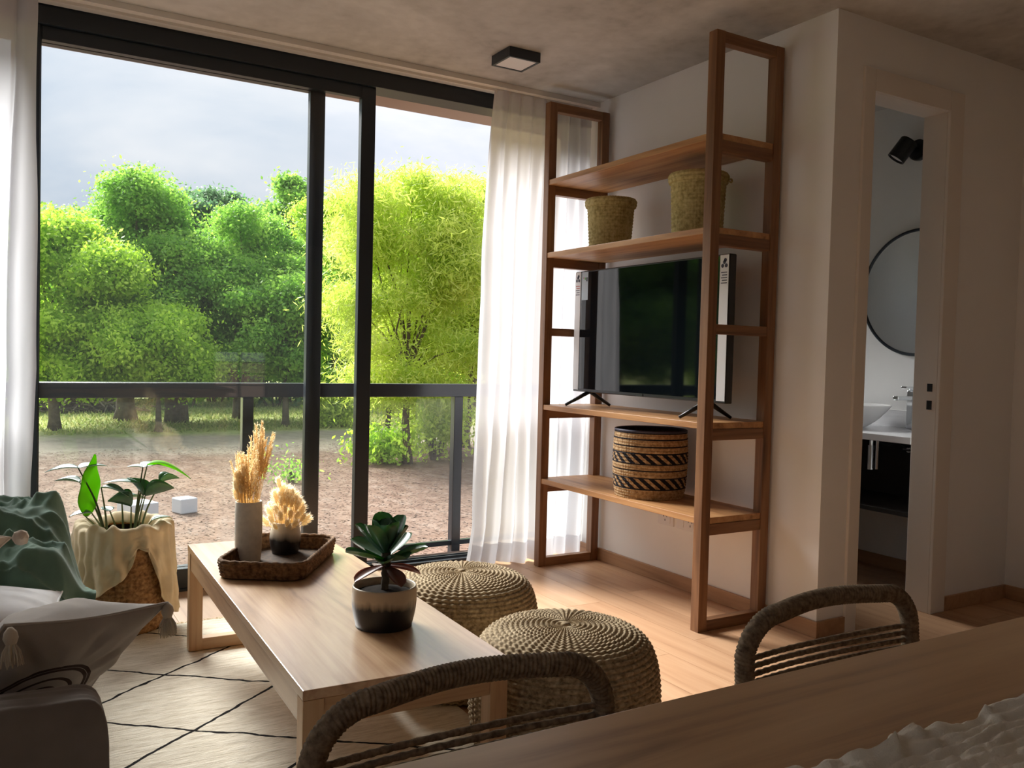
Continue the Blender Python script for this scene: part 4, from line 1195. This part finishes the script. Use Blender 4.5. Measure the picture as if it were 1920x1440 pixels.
cushion_block(-.76, .185, 2.0, 2.58, .12, .292, 'seat_cushion')
cushion_block(-.76, .185, 2.585, 3.10, .12, .292, 'seat_cushion')
sbox(-1.05, -.77, 1.91, 3.30, .12, .74, 'backrest', .05)
sbox(-.765, .17, 3.11, 3.30, .12, .52, 'armrest', .04)
for xx, yy in ((-.98, 1.97), (.10, 1.97), (-.98, 3.22), (.10, 3.22)):
    MB().tube([(xx + .4, yy - 2.5, 0.012), (xx + .4, yy - 2.5, .06)], [.014, .018], 10).build('foot', M['black2'], SO)

def puff(A, B, Cc, D, thick, n=44, wrinkle=.006, seed=1, front=1.0):
    """cushion between four corners A (u=1,v=1) B (0,1) D (0,0) Cc (1,0)"""
    A, B, Cc, D = (np.asarray(q, float) for q in (A, B, Cc, D))
    u = np.linspace(0, 1, n); U, V_ = np.meshgrid(u, u)
    U2 = U + .05 * np.sin(2 * PI * U) * 0; 
    base = ((1 - U)[..., None] * (1 - V_)[..., None] * D + U[..., None] * (1 - V_)[..., None] * Cc + (1 - U)[..., None] * V_[..., None] * B + U[..., None] * V_[..., None] * A)
    cen = (A + B + Cc + D) / 4
    # edges draw in between the corners
    draw = .10 * (np.sin(PI * U) * (1 - np.sin(PI * V_)) + np.sin(PI * V_) * (1 - np.sin(PI * U)))
    base = base + (cen - base) * draw[..., None]
    nn_ = np.cross(Cc - D, B - D); nn_ /= np.linalg.norm(nn_)
    prof = (np.sin(PI * U) * np.sin(PI * V_)) ** .55
    rad = np.arctan2(V_ - .5, U - .5); rr = np.maximum(np.abs(U - .5), np.abs(V_ - .5)) * 2
    wr = wrinkle * (vnoise(rad * 5, rr * 2, seed) * np.clip(rr - .25, 0, 1) * 2 + .6 * vnoise(U * 6, V_ * 6, seed + 1)) * np.clip(prof * 1.5, 0, 1)
    return base + nn_ * (thick / 2 * prof * front + wr)[..., None], base - nn_ * (thick / 2 * prof - wr)[..., None], nn_
def cushion(t, corners, thick, mat, matb, seed=1, wrinkle=.006, front=1.0):
    a, b, nrm = puff(*corners, thick, seed=seed, wrinkle=wrinkle, front=front)
    link('front_cover', grid_mesh('front_cover', a, uv=True), mat, t)
    link('back_cover', grid_mesh('back_cover', b[::-1]), matb, t)
    ring = list(a[0]) + list(a[1:, -1]) + list(a[-1, -2::-1]) + list(a[-2:0:-1, 0])
    MB().tube(ring, .0032, 6, closed=True).build('piping', matb, t, smooth=True)
    return nrm
def tassel(t, p, L, mat, r=.016, lean=(0, 0, 0)):
    p = Vector(p); d = (Vector((0, 0, -1)) + Vector(lean)).normalized()
    mb = MB().tube([p, p + d * .01, p + d * .022, p + d * .034, p + d * .038], [.004, r * .75, r * .9, r * .62, r * .5], 12)
    o = mb.build('tassel', mat, t, smooth=True)
    R = random.Random(int(L * 1000) + int(p.x * 100)); st = MB()
    for i in range(60):
        a = R.random() * 2 * PI; k = math.sqrt(R.random())
        e = d.cross(Vector((1, 0, 0))).normalized(); g = d.cross(e)
        s = p + d * .034 + (e * math.cos(a) + g * math.sin(a)) * r * .5 * k
        q = p + d * (L + R.uniform(-.012, .006)) + (e * math.cos(a) + g * math.sin(a)) * r * 1.35 * k
        st.tube([s, (s + q) / 2 + (e * math.cos(a) + g * math.sin(a)) * .003, q], [.0018, .0016, .0012], 4)
    f_ = st.build('tassel_threads', mat, o); f_['kind'] = 'stuff'

m, nt, out = nmat('pillow_rainbow_cotton')
uvn = N(nt, 'UVMap'); sp = N(nt, 'SeparateXYZ'); nt.links.new(uvn.outputs[0], sp.inputs[0])
du = mth('SUBTRACT', sp.outputs['X'], .47); dv = mth('MAXIMUM', mth('SUBTRACT', sp.outputs['Y'], .34), 0.0)
rd = mth('SQRT', mth('ADD', mth('MULTIPLY', du, du), mth('MULTIPLY', dv, dv)))
ring_ = None
for r0 in (.12, .20, .285, .31):
    b_ = mth('LESS_THAN', mth('ABSOLUTE', mth('SUBTRACT', rd, r0)), .011)
    ring_ = b_ if ring_ is None else mth('MAXIMUM', ring_, b_)
f = noise(nt, 8, detail=4); g = noise(nt, 700, detail=1)
c_ = ramp(nt, f, [(.3, (.29, .255, .23)), (.7, (.37, .33, .30))])
x_ = N(nt, 'Mix', data_type='RGBA'); nt.links.new(ring_, x_.inputs['Factor']); nt.links.new(c_, x_.inputs['A']); x_.inputs['B'].default_value = (.045, .026, .022, 1)
bsdf(nt, out, x_.outputs['Result'], .9, 0, .15, g, .2, .002)
M['pillow'] = m
M['pillow_back'] = cloth('pillow_back_cotton', (.44, .40, .37))
M['tassel'] = cloth('tassel_cotton', (.52, .45, .36), weave=300)
PL = thing('cushion', 'grey brown tasselled cushion with rainbow arches lying on the sofa', 'cushion', (0, 0, 0))
A_ = np.array((.347, 2.15, .497)); B_ = at(8, 1172, 2.02); C_ = at(148, 1318, 2.24); D_ = C_ + (B_ - A_)
cushion(PL, (A_, B_, C_, D_), .29, M['pillow'], M['pillow_back'], 4, .013, .35)
tassel(PL, A_, .075, M['tassel'], lean=(.02, -.05, 0)); tassel(PL, B_ + np.array([.01, -.02, 0]), .075, M['tassel'], lean=(.05, -.25, 0))

WB = thing('cushion', 'plain white cushion lying flat on the sofa seat behind the rainbow cushion', 'cushion', (0, 0, 0))
cushion(WB, ((.165, 2.80, .385), (-.32, 2.82, .375), (.165, 2.40, .385), (-.32, 2.40, .375)), .165, M['white_cloth'], M['white_cloth'], 12, .004)

# green throw crumpled over the armrest
nx, ny = 150, 150
xs = np.linspace(-.62, .30, nx); ys = np.linspace(2.76, 3.38, ny)
XX, YY = np.meshgrid(xs, ys)
sstep = lambda a, b, q: (lambda t: t * t * (3 - 2 * t))(np.clip((q - a) / (b - a), 0, 1))
top = .418 + .112 * sstep(2.93, 3.10, YY)
top = top - .26 * sstep(3.29, 3.38, YY) - .11 * (1 - sstep(2.76, 2.84, YY))
endf = sstep(.145, .285, XX)
top = top - endf * (.10 + .22 * sstep(2.9, 3.15, YY))
fold = lambda a, b, k, s: (1 - np.abs(vnoise(a, b, s))) ** k
f1 = fold(XX * 5 + YY * 3.5, YY * 6 - XX * 3, 1.3, 11); f2 = fold(XX * 11 - YY * 5, YY * 9 + XX * 6, 1.2, 12); f3 = fold(XX * 24, YY * 20 + XX * 9, 2, 13)
lump = .026 * vnoise(XX * 4, YY * 5, 14) + .030 * fold(XX * 3 + YY * 8, YY * 2.5 - XX * 2, 4, 18) + .018 * fold(XX * 9 - YY * 6, YY * 4 + XX * 4, 4.5, 19)
top = top + (.040 * f1 + .030 * f2 + .010 * f3 + lump) * (1 - .55 * endf) + .012
XXp = XX + endf * .010 * np.sin(YY * 38) - .05 * sstep(.16, .30, XX) + .012 * vnoise(YY * 9, XX * 9, 17)
th_me = grid_mesh('green_throw', np.stack([XXp, YY + .02 * vnoise(XX * 6, YY * 6, 15), top], -1))
th = link('green_throw', th_me, M['green'], solid=.004)
tag(th, 'crumpled dark green throw draped over the far sofa armrest', 'throw')

# cream cushion with a pompom corner peeping in at the left edge
M['knit'] = cloth('cream_knit', (.62, .52, .43), weave=250, bstr=.6)
PC = thing('cushion', 'cream pink knitted cushion with a fluffy corner tassel on the green throw', 'cushion', (0, 0, 0))
q = at(28, 1015, 2.80)
cushion(PC, ((q[0] - .01, 2.83, q[2] + .005), (-.36, 2.90, .64), (-.02, 2.76, .455), (-.40, 2.76, .47)), .13, M['knit'], M['knit'], 8, .004)
pm = MB(); R = random.Random(8)
o = MB().lathe([(.001, -.022), (.014, -.018), (.021, 0), (.017, .014), (.001, .021)], 14, disp=lambda i, k: .003 * math.sin(k * 3.3 + i * 2)).build('pompom', M['knit'], PC, smooth=True, loc=(q[0] + .014, 2.79, q[2] + .012))

# ================================================================== planter, cloth, houseplant
PBX, PBY = .425, 3.62
t = thing('planter_basket', 'brown wicker planter basket on the floor behind the sofa', 'basket', (PBX, PBY, .013))
link('body', woven('body', smooth_prof([(.002, 0), (.125, 0), (.14, .02), (.158, .18), (.152, .33), (.150, .37)], 40), 26, 48, .006), M['planter'], t)
MB().lathe([(.150, .372), (.140, .372), (.138, .31), (.001, .32)], 32, cap0=False).build('soil', M['soil'], t, smooth=True)
MB().tube([(.148 * math.cos(a), .148 * math.sin(a), .372) for a in np.linspace(0, 2 * PI, 48, endpoint=False)], .008, 8, closed=True).build('rim', M['planter'], t, smooth=True)
na, nt_ = 220, 46
aa = np.linspace(0, 2 * PI, na, endpoint=False)[None, :]; tt = np.linspace(0, 1, nt_)[:, None]
# hem hangs low towards +x, short at the side that faces the viewer
hem = .21 + .09 * np.clip(np.cos(aa - .05), -.25, 1) + .03 * np.cos(3 * aa + 1) - .16 * np.exp(-((aa - 4.98) / .30) ** 2)
hem = np.clip(hem, .05, .33)
fl_ = vnoise(aa * 4.2, tt * 1.5 + 0 * aa, 21) * .012 + .006 * vnoise(aa * 9, tt * 7 + 0 * aa, 24) + .003 * vnoise(aa * 22, tt * 16 + 0 * aa, 25) + .008 * np.sin(aa * 23 + 3 * vnoise(aa * 2, tt * 2 + 0 * aa, 22))
s_ = np.clip((tt - .22) / .78, 0, 1)
rr = .105 + .068 * np.clip(tt / .22, 0, 1) + .022 * s_ ** .7 + fl_ * (.35 + s_)
zz = .372 + .034 * np.sin(PI * np.clip(tt / .30, 0, 1)) - hem * s_ ** 1.1 + .014 * vnoise(aa * 6, tt * 3 + 0 * aa, 23)
cl = link('draped_cloth', grid_mesh('draped_cloth', np.stack([rr * np.cos(aa), rr * np.sin(aa), zz + 0 * aa], -1), cv=True), M['cream'], loc=(PBX, PBY, .018), solid=.002)
tag(cl, 'cream muslin cloth draped over the rim of the planter basket', 'cloth')

M['hp'] = succ_mat('houseplant_green', (.035, .090, .055), (.085, .165, .110), (.16, .42, .04))
M['hp_pale'] = succ_mat('houseplant_pale_green', (.16, .26, .22), (.26, .37, .33), (.20, .40, .10))
M['hp_new'] = leafmat('houseplant_new_leaf', (.16, .36, .02), (.20, .42, .03), (.24, .48, .04), .6)
M['hp_stem'] = plain('houseplant_stem', (.10, .13, .05), .6)
HP = thing('houseplant', 'leafy houseplant with broad leaves on upright stalks by the window', 'plant', (PBX, PBY, .33))
org = np.array([PBX, PBY, .33])
def broad_leaf(L, Wd, cup=.12, curl=-.25, wave=.0, n=14, k=8, fold=.0):
    P = []
    for i in range(n + 1):
        s = i / n; w = Wd * (math.sin(PI * (s * .96 + .02) ** .72)) ** .9
        P.append([(s * L, (j / k * 2 - 1) * w / 2 * (1 - .25 * fold), cup * w * abs(j / k * 2 - 1) ** 1.5 + curl * L * s * s + wave * math.sin(s * 14 + j) + fold * w * .5 * abs(j / k * 2 - 1)) for j in range(k + 1)])
    return grid_mesh('leaf', P)
def hp_leaf(px, py, Y, L_, Wd_, head, tilt, mat, cup=.12, curl=-.25, root=(0, 0), roll=0, wave=0, stem_r=.0032, fold=0):
    """leaf whose stalk end shows at a pixel, heading in degrees from +x"""
    q = at(px, py, Y) - org; L, Wd = L_ * 1.25, Wd_ * 1.3
    st = curve3([(root[0], root[1], 0), (root[0] * .6 + q[0] * .4, root[1] * .6 + q[1] * .4, q[2] * .55), tuple(q)], 14)
    MB().tube(st, [stem_r * 1.6 - stem_r * .9 * i / (len(st) - 1) for i in range(len(st))], 7).build('stalk', M['hp_stem'], HP, smooth=True)
    o = link('leaf', broad_leaf(L, Wd, cup, curl, wave, fold=fold), M[mat], HP, solid=.0012)
    o.matrix_local = Matrix.Translation(tuple(q)) @ Matrix.Rotation(math.radians(head), 4, 'Z') @ Matrix.Rotation(-math.radians(tilt), 4, 'Y') @ Matrix.Rotation(math.radians(roll), 4, 'X')
r1, r2 = (-.06, -.03), (.03, -.02)
hp_leaf(147, 878, 3.56, .085, .075, 175, 8, 'hp_pale', .1, -.25, r1)
hp_leaf(147, 878, 3.56, .080, .07, 10, 12, 'hp_pale', .1, -.2, r1)
hp_leaf(160, 968, 3.56, .185, .075, 60, 78, 'hp_new', .05, .05, r1, roll=70, wave=.004)
hp_leaf(190, 915, 3.56, .075, .065, -20, 5, 'hp_pale', .15, -.45, r1)
hp_leaf(172, 962, 3.54, .060, .05, 185, 6, 'hp_pale', .15, -.2, r1)
hp_leaf(206, 958, 3.56, .035, .04, 120, 20, 'hp_pale', .1, -.1, (-.02, 0))
hp_leaf(268, 876, 3.58, .070, .075, 25, 10, 'hp_pale', .1, -.1, r2)
hp_leaf(276, 872, 3.58, .120, .055, -8, 8, 'hp_new', .2, -.55, r2)
hp_leaf(268, 876, 3.58, .045, .05, 165, 8, 'hp_pale', .1, -.1, r2)
hp_leaf(268, 930, 3.56, .075, .05, 140, 55, 'hp', .3, -.2, r2, fold=.6)
hp_leaf(246, 950, 3.55, .068, .055, 175, 22, 'hp', .4, -.1, (.02, -.02), fold=.8)
hp_leaf(272, 930, 3.55, .085, .045, -5, 8, 'hp', .5, .1, (.04, -.02), fold=.8)
hp_leaf(262, 908, 3.58, .10, .05, 172, 20, 'hp_pale', .1, -.3, r2)
hp_leaf(150, 905, 3.60, .07, .06, 160, 15, 'hp', .2, -.2, r1)
hp_leaf(228, 935, 3.62, .075, .06, 20, 10, 'hp_pale', .2, -.3, (0, .03))
hp_leaf(300, 905, 3.62, .06, .05, 10, 20, 'hp', .3, -.2, (.05, .02), fold=.4)
hp_leaf(284, 976, 3.54, .055, .035, 0, 14, 'hp_pale', .2, -.1, (.05, -.03))

# ================================================================== dining table, runner, chairs
DT = thing('dining_table', 'brown wooden dining table in the near right foreground', 'table', (.80, .225, 0))
MB().box(-.95, .95, -.445, .447, .718, .75).build('tabletop', M['dt'], DT, bevel=.003)
for sx in (-1, 1):
    for sy in (-1, 1):
        MB().box(sx * .86 - .035, sx * .86 + .035, sy * .37 - .035, sy * .37 + .035, 0, .7175).build('leg', M['dt'], DT, bevel=.003)
    MB().box(sx * .86 - .012, sx * .86 + .012, -.335, .335, .64, .7175).build('end_apron', M['dt'], DT)
    MB().box(-.825, .825, sx * .37 - .012, sx * .37 + .012, .64, .7175).build('side_apron', M['dt'], DT)

nx, ny = 620, 330
xs = np.linspace(.30, 1.50, nx); ys = np.linspace(-.06, .485, ny)
XX, YY = np.meshgrid(xs, ys)
wob = .012 * vnoise(XX * 9, YY * 3, 31) + .006 * vnoise(XX * 22, YY * 6, 33)
ed = np.clip(1 - (ys[-1] - YY) / .030, 0, 1); ed2 = np.clip(1 - (YY - ys[0]) / .030, 0, 1); e = np.maximum(ed, ed2)
rid = .0030 * np.sin((YY + wob * .9) * 2 * PI / .0125) * (.6 + .6 * vnoise(XX * 13, YY * 40, 39)) + .0026 * vnoise(XX * 60, YY * 170, 32) + .0022 * vnoise(XX * 22, YY * 90, 34) + .0012 * vnoise(XX * 160, YY * 260, 40)
Z = .7570 + rid * (1 - .4 * e)
ruf = np.clip(vnoise(XX * 22, YY * 0 + 2, 35) * 1.0 + .6 * vnoise(XX * 55, YY * 0 + 5, 36) + .35, 0, 2)
Z = Z + e ** 1.2 * (.015 * ruf + .003 * vnoise(XX * 90, YY * 60, 41))
YYp = YY + np.sign(ed - ed2) * e * .010 * (vnoise(XX * 21, YY * 0 + 9, 37) - .8 * ruf)
run = link('table_runner', grid_mesh('table_runner', np.stack([XX + .006 * e * vnoise(XX * 40, YY * 9, 38), YYp, np.maximum(Z, .7515)], -1)), M['runner'], solid=.0016)
tag(run, 'cream crinkled gauze runner with ruffled edge on the dining table', 'table runner')

def chair(label, x, y, w):
    t = thing('dining_chair', label, 'chair', (x, y, 0), 0, 'rope dining chairs')
    h, zt, rc = w / 2, .716, .072
    P = [(-h, 0, .44), (-h, .006, .56), (-h, .012, zt - rc)]
    for k in range(1, 9):
        a = PI - PI / 2 * k / 8; P.append((-h + rc + rc * math.cos(a), .014, zt - rc + rc * math.sin(a)))
    for k in range(1, 16): P.append((-h + rc + (w - 2 * rc) * k / 16, .014 + .018 * math.sin(PI * k / 16), zt + .004 * math.sin(PI * k / 16)))
    for k in range(0, 9):
        a = PI / 2 - PI / 2 * k / 8; P.append((h - rc + rc * math.cos(a), .014, zt - rc + rc * math.sin(a)))
    P += [(h, .006, .56), (h, 0, .44)]
    Pn = np.array(P); s = np.r_[0, np.cumsum(np.linalg.norm(np.diff(Pn, axis=0), axis=1))]; nn_ = int(s[-1] / .0010)
    tt = np.linspace(0, s[-1], nn_); Q = [tuple(np.interp(v, s, Pn[:, c]) for c in range(3)) for v in tt]
    MB().tube(Q, .0134, 14, prof=lambda i, k: 1 + .15 * abs(math.sin(i * .55 + k * 2 * PI / 14))).build('wrapped_back_frame', M['rope'], t, smooth=True)
    for k in range(9):
        z = zt - .062 - .0125 * k
        q = curve3([(-h, .012, z), (-h * .4, .026, z - .002), (h * .4, .026, z - .002), (h, .012, z)], 90)
        MB().tube(q, .0043, 8, prof=lambda i, kk: 1 + .14 * math.sin(i * 1.3 + kk * PI / 2)).build('cord', M['rope'], t, smooth=True)
    for sx in (-1, 1):
        MB().tube([(sx * h, 0, .45), (sx * (h + .01), .05, 0)], .012, 12).build('leg', M['black'], t, smooth=True)
        MB().tube([(sx * h, -.42, .435), (sx * (h + .005), -.44, 0)], .012, 12).build('leg', M['black'], t, smooth=True)
        MB().tube([(sx * h, 0, .44), (sx * h, -.42, .435)], .012, 12).build('seat_rail', M['black'], t, smooth=True)
    MB().tube([(-h, -.42, .435), (h, -.42, .435)], .012, 12).build('seat_rail', M['black'], t, smooth=True)
    U, V_ = np.meshgrid(np.linspace(-h + .012, h - .012, 90), np.linspace(-.41, -.01, 90))
    Zs = .448 + .003 * np.sin(U * 500) * np.sign(np.sin(V_ * 60)) - .012 * (1 - (U / h) ** 2) 
    link('seat', grid_mesh('seat', np.stack([U, V_, Zs], -1)), M['rope'], t, solid=.008)
chair('rope wrapped dining chair at the nearer left end of the table', .482, .872, .388)
chair('rope wrapped dining chair in front of the bathroom doorway', 1.158, .905, .396)
